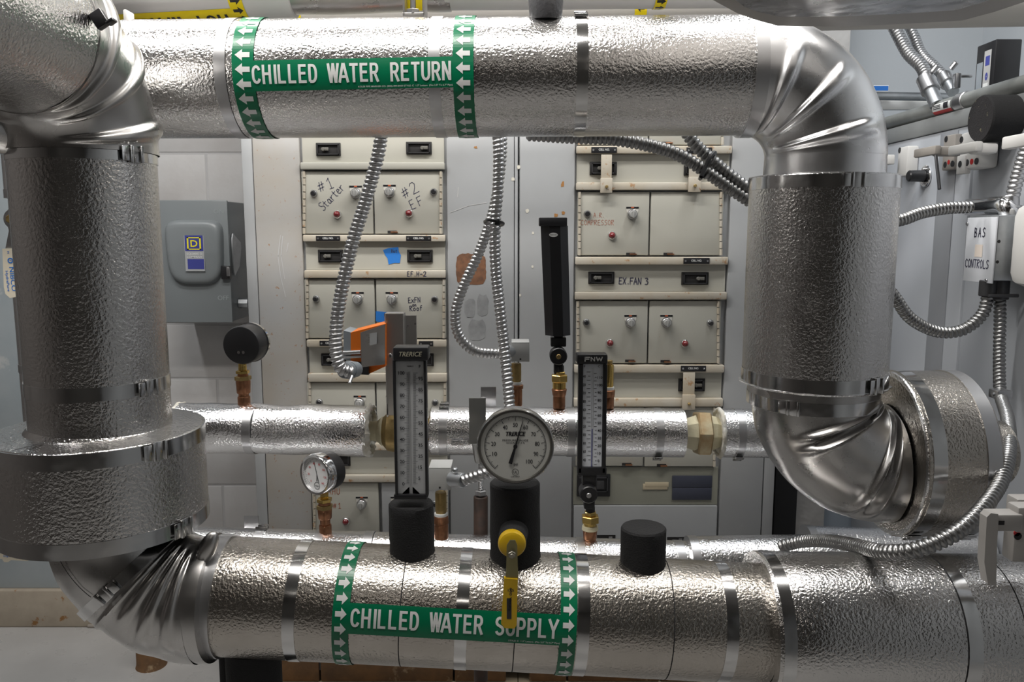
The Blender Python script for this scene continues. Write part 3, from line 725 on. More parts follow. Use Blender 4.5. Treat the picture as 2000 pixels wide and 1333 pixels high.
# --- chilled water return, along the top
TY = 1.48
ta = PIPEZ(262, 157, 1.505); tb = PIPEZ(1462, 149, TY); TR = .1025
top = Pipe(ta, tb, TR)
t = ptag('insulated_pipe', 'bright foil-jacketed pipe along the top, marked CHILLED WATER RETURN', (ta+tb)/2); TOP = t
top.jacket('jacket', FOIL, t, seg=8)
for px, bk, m in ((430, None, BANDM), (848, None, BANDM), (1138, 1.35, BAND)):
    top.band(top.at(px=px), t, .0195, m, bk)
top.seam(top.at(px=441), t)
def arrow_tape(pipe, px, parent, face, wd, right, name='arrow_tape', mats=(GREEN, PRINT), h=.0022, slant=0):
    q = pipe.at(px=px); sh = Sheet(); lim = 2.95*pipe.r; sh.rect(-wd/2, -lim, wd/2, lim, 1, 120)
    o = sh.build(name, mats[0], parent, pipe.map(h-.0006, q))
    sh = Sheet(); pitch = .0236; n = int(2*lim/pitch); sg = 1 if right else -1
    for i in range(n):
        v = -lim+pitch*(i+.5)
        a = [(-.011, -.0042), (.0005, -.0042), (.0005, -.0098), (.0118, 0), (.0005, .0098), (.0005, .0042), (-.011, .0042)]
        a = [(sg*x*wd/.033, v+y) for x, y in a]
        if not right: a = a[::-1]
        sh.poly(a)
    sh.build('arrow_print', mats[1], o, pipe.map(h, q), cut=.004, kind='stuff'); return o
def marker(pipe, pxa, pxb, ya0, ya1, yb0, yb1, text, parent, fine=None, mats=(GREEN, PRINT), h=.0016):
    qa, qb = pipe.at(px=pxa), pipe.at(px=pxb)
    A0, A1 = pipe.tcoord(qa, py=ya1), pipe.tcoord(qa, py=ya0); B0, B1 = pipe.tcoord(qb, py=yb1), pipe.tcoord(qb, py=yb0)
    Lq = qb-qa; sk = ((B0-A0)+(B1-A1))/2/Lq; hh = ((A1-A0)+(B1-B0))/2; c0 = (A0+A1)/2
    mp = pipe.map(h, qa); mp2 = pipe.map(h+.0007, qa)
    sh = Sheet(); sh.rect(0, -hh/2, Lq, hh/2, 2, 16)
    o = sh.build('pipe_marker', mats[0], parent, lambda u, v: mp(u, c0+v+sk*u))
    words_ = text.split(); sh = Sheet(); lens = [sum(.5 if c == 'I' else 1 for c in w_)-.17 for w_ in words_]; gap = 1.15; tot = sum(lens)+gap*(len(words_)-1); un = Lq*.965/tot; x = Lq*.0175
    for w_, ln in zip(words_, lens):
        ww = ln*un; sh.block(w_, x+ww/2, hh*.04, hh*.62, ww); x += ww+gap*un
    sh.build('lettering', mats[1], o, lambda u, v: mp2(u, c0+v+sk*u), cut=.005)
    if fine:
        sh = Sheet(); sh.text(fine[0], Lq*fine[1], -hh*.41, hh*.055, Lq*fine[2]); sh.build('fine_print', mats[1], o, lambda u, v: mp2(u, c0+v+sk*u))
arrow_tape(top, 462+14, t, .5, .0365, False); arrow_tape(top, 905, t, .5, .0345, False)
marker(top, 487, 888, 119, 178, 111, 172, 'CHILLED WATER RETURN', t, ('KOLBI PIPE MARKER CO. (800)-499-8450 STYLE: C  1.3" Letters  (Fits 2.5" To 6.7" Pipe)', .76, .46))
# --- elbow down on the right
RX = atY(1608, 345, TY).x; ERad = RX-tb.x
m_, eend = elbow_mesh(tb, XU, -ZU, ERad, TR+.001, [(.18, .052, .0085, -2.95, -1.05, 2), (.50, .050, .0095, -2.95, -.85, 2), (.85, .048, .0095, -2.95, -.80, 2)], wob=.001)
t = ptag('pipe_elbow', 'smooth shiny aluminium elbow with three creases, at the right end of the top pipe', tb+Vector((.1, 0, -.05)), None, 'pipe elbow')
m_.build('elbow_cover', ALU, t, angle=60)
rz1 = atY(1600, 338, TY-.13).z; NK = Pipe(Vector((RX, TY, rz1-.01)), Vector((RX, TY, eend.z+.001)), TR+.001)
mb = MB(); mb.lathe(NK.b, -ZU, [(0, TR+.001), (NK.L*.5, TR+.002), (NK.L, TR+.002)], 96, XU); mb.build('neck', ALU, t)
mb = MB(); mb.lathe(tb-XU*.016, XU, [(0, TR+.0012), (.010, TR+.002), (.022, TR+.0015)], 96, -YU); mb.build('cuff', ALU, t)
top.band(top.L-.003, t, .0215, BANDM, None, TR+.003)
# --- right riser (fat sleeve)
rz1 = atY(1600, 338, TY-.13).z; rz0 = atY(1600, 775, TY-.13).z
RR = .1285
ris = Pipe(Vector((RX, TY, rz0)), Vector((RX, TY, rz1)), RR)
t = ptag('insulated_riser', 'fat foil-jacketed vertical sleeve on the right, under the creased aluminium elbow', Vector((RX, TY, (rz0+rz1)/2)), None, 'pipe')
ris.jacket('jacket', FOIL, t, seg=6)
def fray(mb_parent, ctr, axis, r, m=FOILR, n=90, amp=.004, name='frayed_edge'):
    mb = MB(); e, b = frame(axis); rnd = random.Random(5); vs_ = []
    for i in range(n):
        a = 2*PI*i/n; k = .5+noise.noise(Vector((math.cos(a)*6, math.sin(a)*6, ctr.x*9)))
        for (dr, ds) in ((-.006, 0), (.001+amp*k, -.001), (.002+amp*k*1.2, .002), (-.006, .0035)):
            vs_.append(ctr+(e*math.cos(a)+b*math.sin(a))*(r+dr)+axis*ds)
    fs = [(i*4+k, ((i+1) % n)*4+k, ((i+1) % n)*4+(k+1) % 4, i*4+(k+1) % 4) for i in range(n) for k in range(4)]
    return mb.add(vs_, fs).build(name, m, mb_parent)
fray(t, ris.b, ZU, RR-.003, amp=.002)
q = ris.at(py=334); ris.band(ris.L-.011, t, .021, BAND, -.42)
fray(t, ris.a, ZU, RR-.001, FOILR, amp=.005)
ris.band(.014, t, .024, BAND, -.95)
# --- lower right elbow, turning to the right into the drum
E2R = .1115; dz2 = atY(1800, 884, TY).z; DX0 = atY(1728, 884, TY).x
R2 = rz0-.012-dz2
m_, e2 = elbow_mesh(Vector((RX, TY, dz2+R2)), -ZU, XU, max(.115, DX0-RX), E2R, [(.27, .045, .010, 2.95, .75, True), (.80, .05, .011, 2.95, .45, True)], wob=.002)
t = ptag('pipe_elbow', 'dented aluminium elbow under the right riser, turning into the foil drum', Vector((RX, TY, dz2+.05)), None, 'pipe elbow')
m_.build('elbow_cover', ALUD, t, angle=60)
clp = Pipe(Vector((RX, TY, dz2+R2-.03)), Vector((RX, TY, rz0)), E2R+.006)
clp.jacket('collar', ALUD, t); clp.band(.014, t, .022, BAND, .25)
# --- right drum
DR = .155
drum = Pipe(Vector((DX0+.004, TY, dz2)), Vector((DX0+.122, TY, dz2)), DR)
t = ptag('pipe_drum', 'large foil-jacketed drum at right, beside the dented elbow', (drum.a+drum.b)/2, None, 'insulated fitting')
mb = MB(); mb.lathe(drum.a, XU, [(0, E2R-.01), (0, DR-.002), (.002, DR), (drum.L*.35, DR), (drum.L*.7, DR), (drum.L+.010, DR-.002), (drum.L+.018, DR-.012), (drum.L+.02, .05)], 96, drum.e)
mb.build('jacket', FOILD, t); fray(t, drum.a, XU, DR-.004, FOILR, amp=.002)
drum.band(.020, t, .024, BAND, -1.35); drum.band(drum.L-.005, t, .024, BANDM, -1.3)
mb = MB(); mb.cyl(drum.b+XU*.018, drum.b+XU*.10, .06, None, 48, .003); mb.build('pipe_stub', FOILD, t)

# --- left riser
LY = 1.27
lz1 = atY(178, 288, LY-.1).z; LX = atY(181, 560, LY).x; LR = .1045
dzt = atY(200, 889, LY-.158).z; dzb = atY(190, 1097, LY-.158).z
lris = Pipe(Vector((LX, LY, dzt-.002)), Vector((LX, LY, lz1)), LR)
t = ptag('insulated_riser', 'dark foil-jacketed vertical pipe on the left, standing on the wide drum', (lris.a+lris.b)/2)
lris.jacket('jacket', FOIL, t, seg=8)
lris.band(lris.L-.004, t, .021, BAND, -.70); lris.band(lris.at(py=771), t, .021, BAND, -.72)
# --- left drum
LDR = .158
ldr = Pipe(Vector((LX-.004, LY, dzb)), Vector((LX-.004, LY, dzt)), LDR)
t = ptag('pipe_drum', 'wide foil-jacketed drum at lower left with steel bands top and bottom', (ldr.a+ldr.b)/2, None, 'insulated fitting')
mb = MB(); mb.lathe(ldr.a, ZU, [(0, .06), (0, LDR-.002), (.002, LDR), (ldr.L*.3, LDR), (ldr.L*.7, LDR), (ldr.L-.003, LDR), (ldr.L, LDR-.003), (ldr.L+.002, .13), (ldr.L+.004, LR+.004), (ldr.L+.012, LR-.002)], 110, ldr.e)
mb.build('jacket', FOIL, t)
ldr.band(ldr.L-.013, t, .024, BAND, -.50); ldr.band(.012, t, .024, BAND, -.75)
sh = Sheet(); o = Vector((LX, LY, dzt+.0035)); p1 = atY(150, 890, LY-.14); sh.poly([(-.055, -.150), (-.051, -.150), (-.030, -.112), (-.033, -.110)]); sh.build('seam', DARKGAP, t, plane_map(o, XU, YU, .001))
# --- top left elbow towards the camera
LER = .150; 
m_, e3 = elbow_mesh(Vector((LX, LY, lz1+.0)), ZU, -YU, LER, LR+.004, [(.14, .05, .008, 2.95, .25, 2), (.50, .045, .008, 2.95, .2, 2), (.80, .045, .008, 2.95, .2, 2), (.5, .05, .006, -2.9, -.8, 2)], wob=.003)
t = ptag('pipe_elbow', 'wrinkled aluminium elbow at top left, joining the left riser to the overhead pipe', Vector((LX, LY-.05, lz1+.05)), None, 'pipe elbow')
m_.build('elbow_cover', ALUD, t, angle=60)
ys = LY-LER+.005
mb = MB(); mb.lathe(Vector((LX-.095, LY-.085, lz1+.035)), Vector((-.5, -.5, .3)), [(-.04, .030), (-.01, .038), (.02, .033), (.034, .020), (.04, 0)], 28); mb.build('elbow_dimple', ALUD, t)
s_ = Pipe(Vector((LX, ys, lz1+LER)), Vector((LX-.01, .15, lz1+LER+.005)), LR+.006)
t = ptag('insulated_pipe', 'foil-jacketed pipe at the top left corner, running towards the viewer overhead', Vector((LX, .8, lz1+LER)))
mb = MB(); mb.lathe(s_.a, s_.d, [(0, LR-.002), (.0, LR+.0035), (.0015, LR+.005), (.5, LR+.005), (s_.L, LR+.005), (s_.L, .02)], 90); mb.build('jacket', FOIL, t)
b_ = s_.ringmb(-.010, .0, .0008, LR+.0055).build('band', ALUD, t)
M = Matrix.Translation(atY(196, 36, ys-.02)+Vector((0, 0, 0))) @ Matrix.Rotation(-.55, 4, 'Y')
mb = MB(); mb.box(-.010, -.006, -.012, .008, .006, .010, .002, M); mb.box(.004, -.008, -.014, .016, .006, -.009, .002, M); mb.build('buckle', BLKM, t)

# --- lower left elbow
BY = 1.30; ba = PIPEZ(392, 1161, BY); bb = PIPEZ(1452, 1215, BY); BR = .0985
bot = Pipe(ba, bb, BR)
LR2 = .150
m_, e4 = elbow_mesh(Vector((LX-.002, LY+.01, ba.z+LR2)), -ZU, XU, LR2, BR+.002, [(.53, .020, .004, -2.9, 2.9, False), (.63, .035, .0045, 2.95, 1.2, 2), (.76, .035, .005, 2.95, .9, 2), (.90, .035, .0045, 2.9, .9, 2)], wob=.0035)
t = ptag('pipe_elbow', 'crumpled aluminium elbow at lower left, below the wide drum', Vector((LX+.05, LY, ba.z)), None, 'pipe elbow')
m_.build('elbow_cover', ALUD, t, angle=60)
for (px, py, Y, a, b_, c, rz) in ((404, 1074, 1.245, .014, .024, .034, .5),):
    mb = MB(); mb.lathe(PIPEZ(px, py, Y)-Vector((rz, 0, 1)).normalized()*c, Vector((rz, 0, 1)), [(c*(1-math.cos(q*PI/8)), max(0, a*math.sin(q*PI/8))+.0001*q) for q in range(9)], 20); mb.build('cover_fold', ALUD, t, angle=70)
# strap round the middle of that elbow
d_ = Vector((math.sin(.74), 0, -math.cos(.74))); cc = Vector((LX-.002+LR2, LY+.01, ba.z+LR2)); ee = Vector((-math.cos(.74), 0, -math.sin(.74)))
mid = Pipe(cc+ee*LR2-d_*.02, cc+ee*LR2+d_*.02, BR+.0045); mid.band(.012, t, .018, BAND, -.55)
mb = MB(); mb.lathe(e4+XU*-.004, XU, [(0, BR+.002), (.012, BR+.003), (.024, BR+.002)], 90, -YU); mb.build('cuff', ALUD, t)
neck = Pipe(Vector((LX, LY, ba.z+LR2-.004)), Vector((LX, LY, dzb+.01)), BR+.008); neck.r = BR+.003; neck.jacket('collar', ALUD, t)
sh = Sheet(); 
for (a, b_) in ((.10, .62),):
    pts = []
    for i in range(13):
        al = a+(b_-a)*i/12; e_ = Vector((-math.cos(al), 0, -math.sin(al))); ax_ = cc+e_*LR2; ph = 1.15+.25*i/12
        bd = Vector((0, 1, 0)); bn = (-ZU).cross(XU)
        for dph in (-.008, .008): pts.append(ax_+(e_*math.cos(ph+dph)+bn*math.sin(ph+dph))*(BR+.0055))
    MB().add(pts, [(2*i, 2*i+1, 2*i+3, 2*i+2) for i in range(12)]).build('seam', DARKGAP, t)
# --- chilled water supply, along the bottom
t = ptag('insulated_pipe', 'dusty foil-jacketed pipe along the bottom, marked CHILLED WATER SUPPLY', (ba+bb)/2); BOT = t
ext = Pipe(Vector((e4.x-.012, ba.y, ba.z)), bb+bot.d*.03, BR); bot = ext
bot.jacket('jacket', FOILD, t, seg=8)
bot.band(bot.at(px=397), t, .022, BANDM, None, BR+.002); bot.seam(bot.at(px=407), t)
fray(t, bot.a+bot.d*.010, bot.d, BR+.001, ALUD, amp=.003)
for px in (566, 903, 1141, 1432): bot.band(bot.at(px=px), t, .0195, BAND, None)
for px in (782, 1008, 1318): bot.seam(bot.at(px=px), t)
arrow_tape(bot, 668, t, .5, .0265, True); arrow_tape(bot, 1111, t, .5, .0265, True)
marker(bot, 681, 1098, 1177, 1237, 1201, 1260, 'CHILLED WATER SUPPLY', t, ('STYLE: C  1.3" Letters  (Fits 2.5" To 6.7" Pipe)', .875, .24))
# --- lower right fat pipe
fa = PIPEZ(1478, 1222, BY); fb_ = PIPEZ(2290, 1233, BY); FR = .124
fat = Pipe(fa, fb_, FR)
t = ptag('insulated_pipe', 'fattest foil-jacketed pipe at the lower right corner, dark and stepped up from the supply pipe', (fa+fb_)/2+Vector((-.1, 0, 0)))
mb = MB(); mb.lathe(fat.a, fat.d, [(.004, BR-.004), (0, FR-.004), (0, FR-.001), (.002, FR)]+[(fat.L*i/8, FR) for i in range(1, 9)]+[(fat.L, .02)], 96, fat.e); mb.build('jacket', FOIL, t)
fat.band(.016, t, .020, BAND, None); fat.band(fat.at(px=1903), t, .022, BAND, None); fat.seam(fat.at(px=1888), t); fat.seam(fat.at(px=2005), t)

# --- rear pipe in the middle
AY = 1.85; AR = .0575
def rear(a, b, r, label, bands=(), m=FOILR, wob=0, seg=2, extra=None):
    p = Pipe(a, b, r); t = ptag('insulated_pipe', label, (p.a+p.b)/2); p.jacket('jacket', m, t, wob=wob, seg=seg, n=64)
    for (px, wd, bk) in bands: p.band(p.at(px=px), t, wd, BANDM, bk)
    return p, t
def mastic(ctr, axis, r, parent, wdt=.012, m=MASTIC, amp=.006, seed=0):
    mb = MB(); e, b = frame(axis); n, k = 44, 8; vs_ = []
    for i in range(n):
        a = 2*PI*i/n
        for j in range(k):
            c = 2*PI*j/k; q = Vector((math.cos(a)*4+seed, math.sin(a)*4, c)); g = noise.noise(q*1.3)*amp
            rr = r+(.006+g)*math.cos(c); vs_.append(ctr+(e*math.cos(a)+b*math.sin(a))*rr+axis*((wdt/2+g*.8)*math.sin(c)))
    mb.add(vs_, [(i*k+j, ((i+1) % n)*k+j, ((i+1) % n)*k+(j+1) % k, i*k+(j+1) % k) for i in range(n) for j in range(k)])
    mb.lathe(ctr, axis, [(-.001, r-.002), (.001, .015)], 32)
    return mb.build('mastic_seal', m, parent, angle=60)
p1, t = rear(PIPEZ(352, 835, AY), PIPEZ(722, 842, AY), AR+.001, 'short foil-jacketed rear pipe at left with dented underside, below the black gauge back', [(479, .019, None)], wob=.006, seg=20)
p1.seam(p1.at(px=489), t); mastic(p1.b, p1.d, AR-.002, t, .018, seed=3, amp=.009); mastic(p1.a, p1.d, AR-.003, t, .016, seed=9)
p2, t = rear(PIPEZ(843, 841, AY), PIPEZ(1334, 846, AY), AR, 'foil-jacketed rear pipe between the valve and the bronze union', [(864, .019, 1.2), (1117, .017, None), (1291, .017, -1.4)], seg=8)
mastic(p2.a, p2.d, AR-.010, t, .008, FOILR, seed=4)
p3, t = rear(PIPEZ(1404, 846, AY), PIPEZ(1720, 850, AY), AR, 'short foil-jacketed rear pipe between the bronze union and the dented elbow', [(1452, .017, -1.4)], seg=4)
mastic(p3.a, p3.d, AR-.003, t, .010, seed=7)
# bronze union
t = T('pipe_union', 'bronze hexagonal union smeared with putty, between two foil-jacketed rear pipes', 'pipe fitting', (p2.b+p3.a)/2)
a, b = p2.b, p3.a; d = p3.d; L = (b-a).length
mb = MB(); mb.lathe(a, d, [(-.01, .030), (L*.1, .036), (L*.1, .036), (L*.34, .043), (L*.36, .030)], 8); mb.build('union_end', PUTTY, t, angle=30)
mb = MB(); mb.lathe(a, d, [(L*.34, .052), (L*.38, .056), (L*.68, .056), (L*.72, .052)], 6, Vector((0, -.35, 1))); mb.build('union_nut', BRONZE, t, angle=30)
mb = MB(); mb.lathe(a, d, [(L*.70, .034), (L*.74, .043), (L*.9, .040), (L*1.1, .030)], 8); mb.build('union_end', PUTTY, t, angle=30)
# --- rear pipe low
CYY = 1.70; CR = .0545
c1, t = rear(PIPEZ(372, 1078, CYY), PIPEZ(1345, 1106, CYY), CR, 'long bright foil-jacketed rear pipe just above the supply pipe', [(496, .019, 1.3), (615, .019, None), (713, .019, None), (1136, .017, None), (1334, .019, None)], seg=8)
c1.seam(c1.at(px=723), t)
mb = MB(); fb(mb, 477, 1009, 505, 1040, CYY+.02, .003); mb.build('steel_tab', STEEL, t)
c2, t = rear(PIPEZ(1349, 1104, CYY), PIPEZ(1640, 1100, CYY), CR+.008, 'stepped-up foil-jacketed rear pipe passing below the dented elbow', [(1364, .019, None)], seg=4)
fray(t, c2.a, c2.d, CR+.005, FOILR, amp=.003)
c3, t = rear(PIPEZ(1572, 1075, CYY+.15), PIPEZ(1925, 1088, CYY+.15), CR+.004, 'foil-jacketed rear pipe at far right, behind the looping flexible conduit', [(1597, .019, None), (1803, .02, None)], seg=4)

# --- small vertical line with ball valve behind the left riser
VY = 2.0; vx = atY(50, 300, VY).x; vr = .052
vp = Pipe(Vector((vx, VY, atY(40, 388, VY).z)), Vector((vx, VY, 2.98)), vr)
t = ptag('insulated_pipe', 'narrow foil-jacketed vertical pipe at the far left edge, above the ball valve', (vp.a+vp.b)/2)
vp.jacket('jacket', FOILR, t, n=48); vp.band(.01, t, .02, BANDM)
vq = Pipe(Vector((vx, VY, atY(60, 960, VY).z)), Vector((vx, VY, atY(60, 470, VY).z)), vr)
t = ptag('insulated_pipe', 'narrow foil-jacketed vertical pipe at the far left edge, below the ball valve', (vq.a+vq.b)/2)
vq.jacket('jacket', FOILR, t, n=48); vq.band(vq.at(py=722), t, .02, BANDM)
t = T('ball_valve', 'ball valve at the far left with hanging cream NIBCO lever, between two narrow vertical pipes', 'valve', atY(40, 430, VY))
mb = MB(); mb.cyl(vp.a-ZU*.0, vq.b, .022, None, 20); mb.lathe(atY(48, 430, VY), ZU, [(-.035, .026), (-.02, .036), (.02, .036), (.035, .026)], 20); mb.build('valve_body', BRASSD, t)
VH = VY-.055
mb = MB(); p = atY(24, 428, VH); mb.cyl(p, p+Vector((0, .06, 0)), .010, None, 16); mb.m = 1; mb.cyl(p+Vector((0, -.012, 0)), p, .011, None, 6, .002); mb.m = 0; mb.cyl(p+YU*.004, p+YU*.010, .024, None, 20); mb.build('stem', [STEEL, BRASSD], t)
mb = MB(); q = [pp(x, y, VH) for x, y in ((15, 425), (38, 425), (45, 452), (45, 488), (10, 488), (17, 452))]; mb.prism(q[::-1], Vector((0, VH+.004, 0)), XU, ZU, .004); mb.build('lever_arm', STEEL, t, smooth=False)
mb = MB(); pts = [(9, 486), (40, 486), (43, 560), (41, 572), (34, 580), (24, 582), (15, 574), (12, 560)]; q = [pp(x, y, VH) for x, y in pts]; mb.prism(q[::-1], Vector((0, VH+.003, 0)), XU, ZU, .012); gp = mb.build('lever_grip', CREAM, t, smooth=False)
sh = Sheet()
def vt(s_, x, y, hpx, wpx, sh=sh, Y=VH):
    u, v = pp(x, y, Y); sh.text(s_, u, v, px2m(hpx, Y, y), px2m(wpx, Y, y), 'c', -PI/2+.03)
vt('NIBCO', 30, 545, 9, 47); vt('HydraPure', 20, 549, 5, 40); sh.ring(*pp(25, 509, VH), .004, .0068, n=20); vt('T', 25, 509, 4, 4); vt('H', 21, 493, 4, 4)
sh.build('grip_lettering', BLUEP, gp, wall_map(VH-.0095))
t = T('ball_valve', 'ball valve behind the left drum with horizontal cream NIBCO lever at lower left edge', 'valve', atY(20, 1060, 1.75))
VH = 1.62
mb = MB(); p = atY(-20, 1040, VH+.08); mb.lathe(p+XU*-.12, XU, [(0, .02), (.03, .03), (.08, .036), (.14, .03), (.17, .02)], 20); mb.build('valve_body', BRASSD, t)
mb = MB(); p = atY(-8, 1064, VH); mb.cyl(p, p+Vector((0, .09, 0)), .011, None, 16); mb.build('stem', BRASSD, t)
mb = MB(); pts = [(-30, 1060), (60, 1062), (66, 1090), (58, 1094), (24, 1092), (20, 1096), (12, 1096), (8, 1090), (-30, 1087)]; mb.prism([pp(x, y, VH) for x, y in pts][::-1], Vector((0, VH+.003, 0)), XU, ZU, .010); gp = mb.build('lever_grip', CREAM, t, smooth=False)
sh = Sheet(); u, v = pp(20, 1074, VH); sh.text('NIBCO', u, v, px2m(9, VH, 1074), px2m(50, VH, 1074)); u, v = pp(30, 1084, VH); sh.text('HydraPure', u, v, .004, .04); sh.build('grip_lettering', BLUEP, gp, wall_map(VH-.0075))

# ================================================================== FLEXIBLE METAL CONDUITS
def flex(label, ctrl, r=.0105, pitch=.0086, group=None, m=SILV, amp=.13, loc=None):
    pts = smooth_path([PIPEZ(*c) for c in ctrl], pitch/6)
    t = T('flexible_conduit', label, 'conduit', pts[len(pts)//2], group)
    mb = MB(); mb.tube(pts, r, 14, lambda L, a: 1+amp*math.cos(2*PI*L/pitch-a)-.05*math.cos(4*PI*L/pitch-2*a)); mb.build('armour', m, t, angle=80); return t, pts
t, pts = flex('flexible metal conduit curving down in front of the #1 Starter door to the orange actuator', [(750, 240, 1.66), (744, 270, 1.66), (737, 310, 1.66), (715, 390, 1.66), (690, 470, 1.65), (671, 550, 1.64), (659, 620, 1.63), (656, 680, 1.62), (664, 717, 1.62), (685, 728, 1.63)], .0128, .0092)
t, pts = flex('straight flexible conduit hanging from the top pipe and passing behind the large pressure gauge', [(970, 240, 1.70), (974, 300, 1.70), (972, 380, 1.70), (967, 440, 1.70), (968, 520, 1.70), (976, 600, 1.69), (985, 680, 1.68), (992, 750, 1.66), (997, 820, 1.64), (1000, 880, 1.60), (985, 915, 1.58), (945, 926, 1.57), (905, 939, 1.58)], .0112, .0094)
t, pts = flex('flexible conduit bowing left over the rust patch and ending at the small grey box', [(980, 240, 1.735), (980, 300, 1.735), (972, 370, 1.735), (958, 430, 1.73), (935, 495, 1.73), (905, 560, 1.73), (890, 610, 1.73), (896, 655, 1.73), (925, 685, 1.74), (962, 691, 1.76), (985, 690, 1.77)], .0105, .0088)
tie = T('cable_tie', 'black cable tie binding the two hanging flexible conduits together', 'cable tie', PIPEZ(962, 437, 1.7))
pz = smooth_path([PIPEZ(947, 433, 1.71), PIPEZ(955, 430, 1.672), PIPEZ(975, 433, 1.672), PIPEZ(983, 437, 1.70), PIPEZ(975, 441, 1.745), PIPEZ(950, 437, 1.755), PIPEZ(947, 433, 1.71)], .004)
mb = MB(); mb.tube(pz, .0035, 6); fb(mb, 966, 428, 976, 440, 1.667, .01, .001); mb.build('loop', BLK, tie)
t, pts = flex('lower of two sloping flexible conduits under the top pipe, curving up to the BAS box', [(1030, 262, 1.60), (1120, 268, 1.62), (1200, 272, 1.63), (1270, 285, 1.64), (1330, 305, 1.65), (1385, 340, 1.66), (1460, 390, 1.67), (1560, 450, 1.68), (1680, 520, 1.72), (1740, 572, 1.76), (1778, 622, 1.78), (1830, 648, 1.80), (1880, 645, 1.80), (1918, 615, 1.80), (1930, 578, 1.80)], .0125, .0095, m=SILVD)
t, pts = flex('upper of two sloping flexible conduits under the top pipe, ending at the BAS box top', [(1335, 250, 1.67), (1360, 285, 1.67), (1400, 322, 1.67), (1460, 368, 1.67), (1540, 415, 1.68), (1640, 445, 1.70), (1750, 432, 1.74), (1800, 416, 1.77), (1850, 407, 1.79), (1895, 405, 1.80)], .0125, .0095, m=SILVD)
tie = T('cable_tie', 'black cable tie binding the two sloping flexible conduits', 'cable tie', PIPEZ(1380, 325, 1.64))
pz = smooth_path([PIPEZ(1370, 345, 1.635), PIPEZ(1378, 325, 1.64), PIPEZ(1390, 303, 1.645), PIPEZ(1396, 300, 1.68), PIPEZ(1380, 325, 1.69), PIPEZ(1368, 348, 1.68), PIPEZ(1370, 345, 1.635)], .004)
mb = MB(); mb.tube(pz, .0045, 6); mb.build('loop', BLK, tie)
t, pts = flex('long flexible conduit running down from the BAS box and looping left over the fattest pipe', [(1951, 566, 1.80), (1953, 610, 1.80), (1952, 680, 1.79), (1952, 740, 1.76), (1955, 775, 1.72), (1968, 820, 1.56), (1970, 880, 1.40), (1955, 940, 1.31), (1922, 990, 1.25), (1880, 1032, 1.21), (1830, 1060, 1.20), (1775, 1077, 1.21), (1720, 1078, 1.26), (1670, 1066, 1.36), (1620, 1058, 1.48), (1570, 1058, 1.58), (1525, 1068, 1.62)], .0120, .0095, m=SILVD)
mb = MB(); p = PIPEZ(1954, 770, 1.72)-Vector((0, .0, 0)); mb.box(p.x-.017, p.y-.017, p.z-.010, p.x+.017, p.y+.017, p.z+.010, .003); mb.cyl(p+Vector((-.016, -.006, 0)), p+Vector((-.022, -.006, 0)), .004, None, 8); mb.build('coupling', SILV, t)
t, pts = flex('flexible conduit at the right edge coming down into the top of the BAS box', [(2030, 230, 1.74), (2006, 290, 1.76), (1992, 330, 1.78), (1982, 365, 1.79), (1976, 392, 1.80)], .0135, .0105)
t, pts = flex('thicker of the two flexible conduits dropping to the pipe coupling at top right', [(1735, 30, 2.42), (1755, 70, 2.40), (1775, 105, 2.37), (1800, 130, 2.33), (1812, 158, 2.30)], .0165, .0095, amp=.13)
t, pts = flex('thinner of the two flexible conduits dropping to the pipe coupling at top right', [(1765, 30, 2.48), (1785, 70, 2.46), (1800, 105, 2.43), (1825, 130, 2.38), (1845, 150, 2.34)], .0135, .0090, amp=.13)

# ------------------------------------------------------------------ fittings
def stack(parent_, px, py_b, Y, parts):
    """vertical stack of turned fittings from picture height py_b upwards: (height px, radius px bottom, radius px top, sides, material, name)"""
    base = PIPEZ(px, py_b, Y); z = 0
    for (h, r0, r1, n, m, nm) in parts:
        k = px2m(1, Y, py_b); mb = MB(); hh = h*k
        prof = [(0, r0*k*.93), (hh*.08, r0*k), (hh*.92, r1*k), (hh, r1*k*.93)]
        mb.lathe(base+ZU*z, ZU, prof, n); mb.build(nm, m, parent_, angle=30 if n < 10 else 35); z += hh
    return base+ZU*z
# brass / copper wells on the rear pipes, each with its instrument
t = T('pressure_gauge', 'black back of a round gauge on a copper fitting above the dented rear pipe', 'gauge', PIPEZ(477, 787, AY))
e = stack(t, 477, 792, AY, [(18, 12, 12, 20, COPPER, 'copper_stub'), (6, 10, 10, 20, COPPER, 'copper_stub'), (26, 13, 14, 20, COPPER, 'copper_cup'), (8, 16, 16, 6, BRASSD, 'hex_nut'), (5, 10, 10, 16, COPPER, 'copper_neck'), (6, 13, 13, 6, BRASS, 'hex_nut'), (8, 8, 8, 16, BRASS, 'brass_stem')])
GY = AY-.02; p = PIPEZ(475, 674, GY); k = px2m(1, GY, 674)
ax_ = Vector((-.12, -1, -.02)).normalized()
mb = MB(); mb.lathe(p+ax_*.012, -ax_, [(0, 34*k), (.001, 36.5*k), (.006, 38*k), (.045, 38*k), (.048, 36*k)], 48); mb.build('case', BLKM, t)
mb = MB(); mb.lathe(p-ax_*.034, -ax_, [(0, 38.5*k), (.0, 40*k), (.008, 40*k), (.008, 37*k)], 48); mb.build('bezel', CHR, t)
for dx in (-4, 5):
    mb = MB(); mb.cyl(p+ax_*.012+Vector((dx*k, 0, -13*k)), p+ax_*.0145+Vector((dx*k, 0, -13*k)), 3*k, None, 12); mb.build('screw', CHR, t)
mb = MB(); mb.lathe(e-ZU*.002, ZU, [(0, 8*k), (12*k, 8*k)], 12); mb.build('stem', BRASS, t)
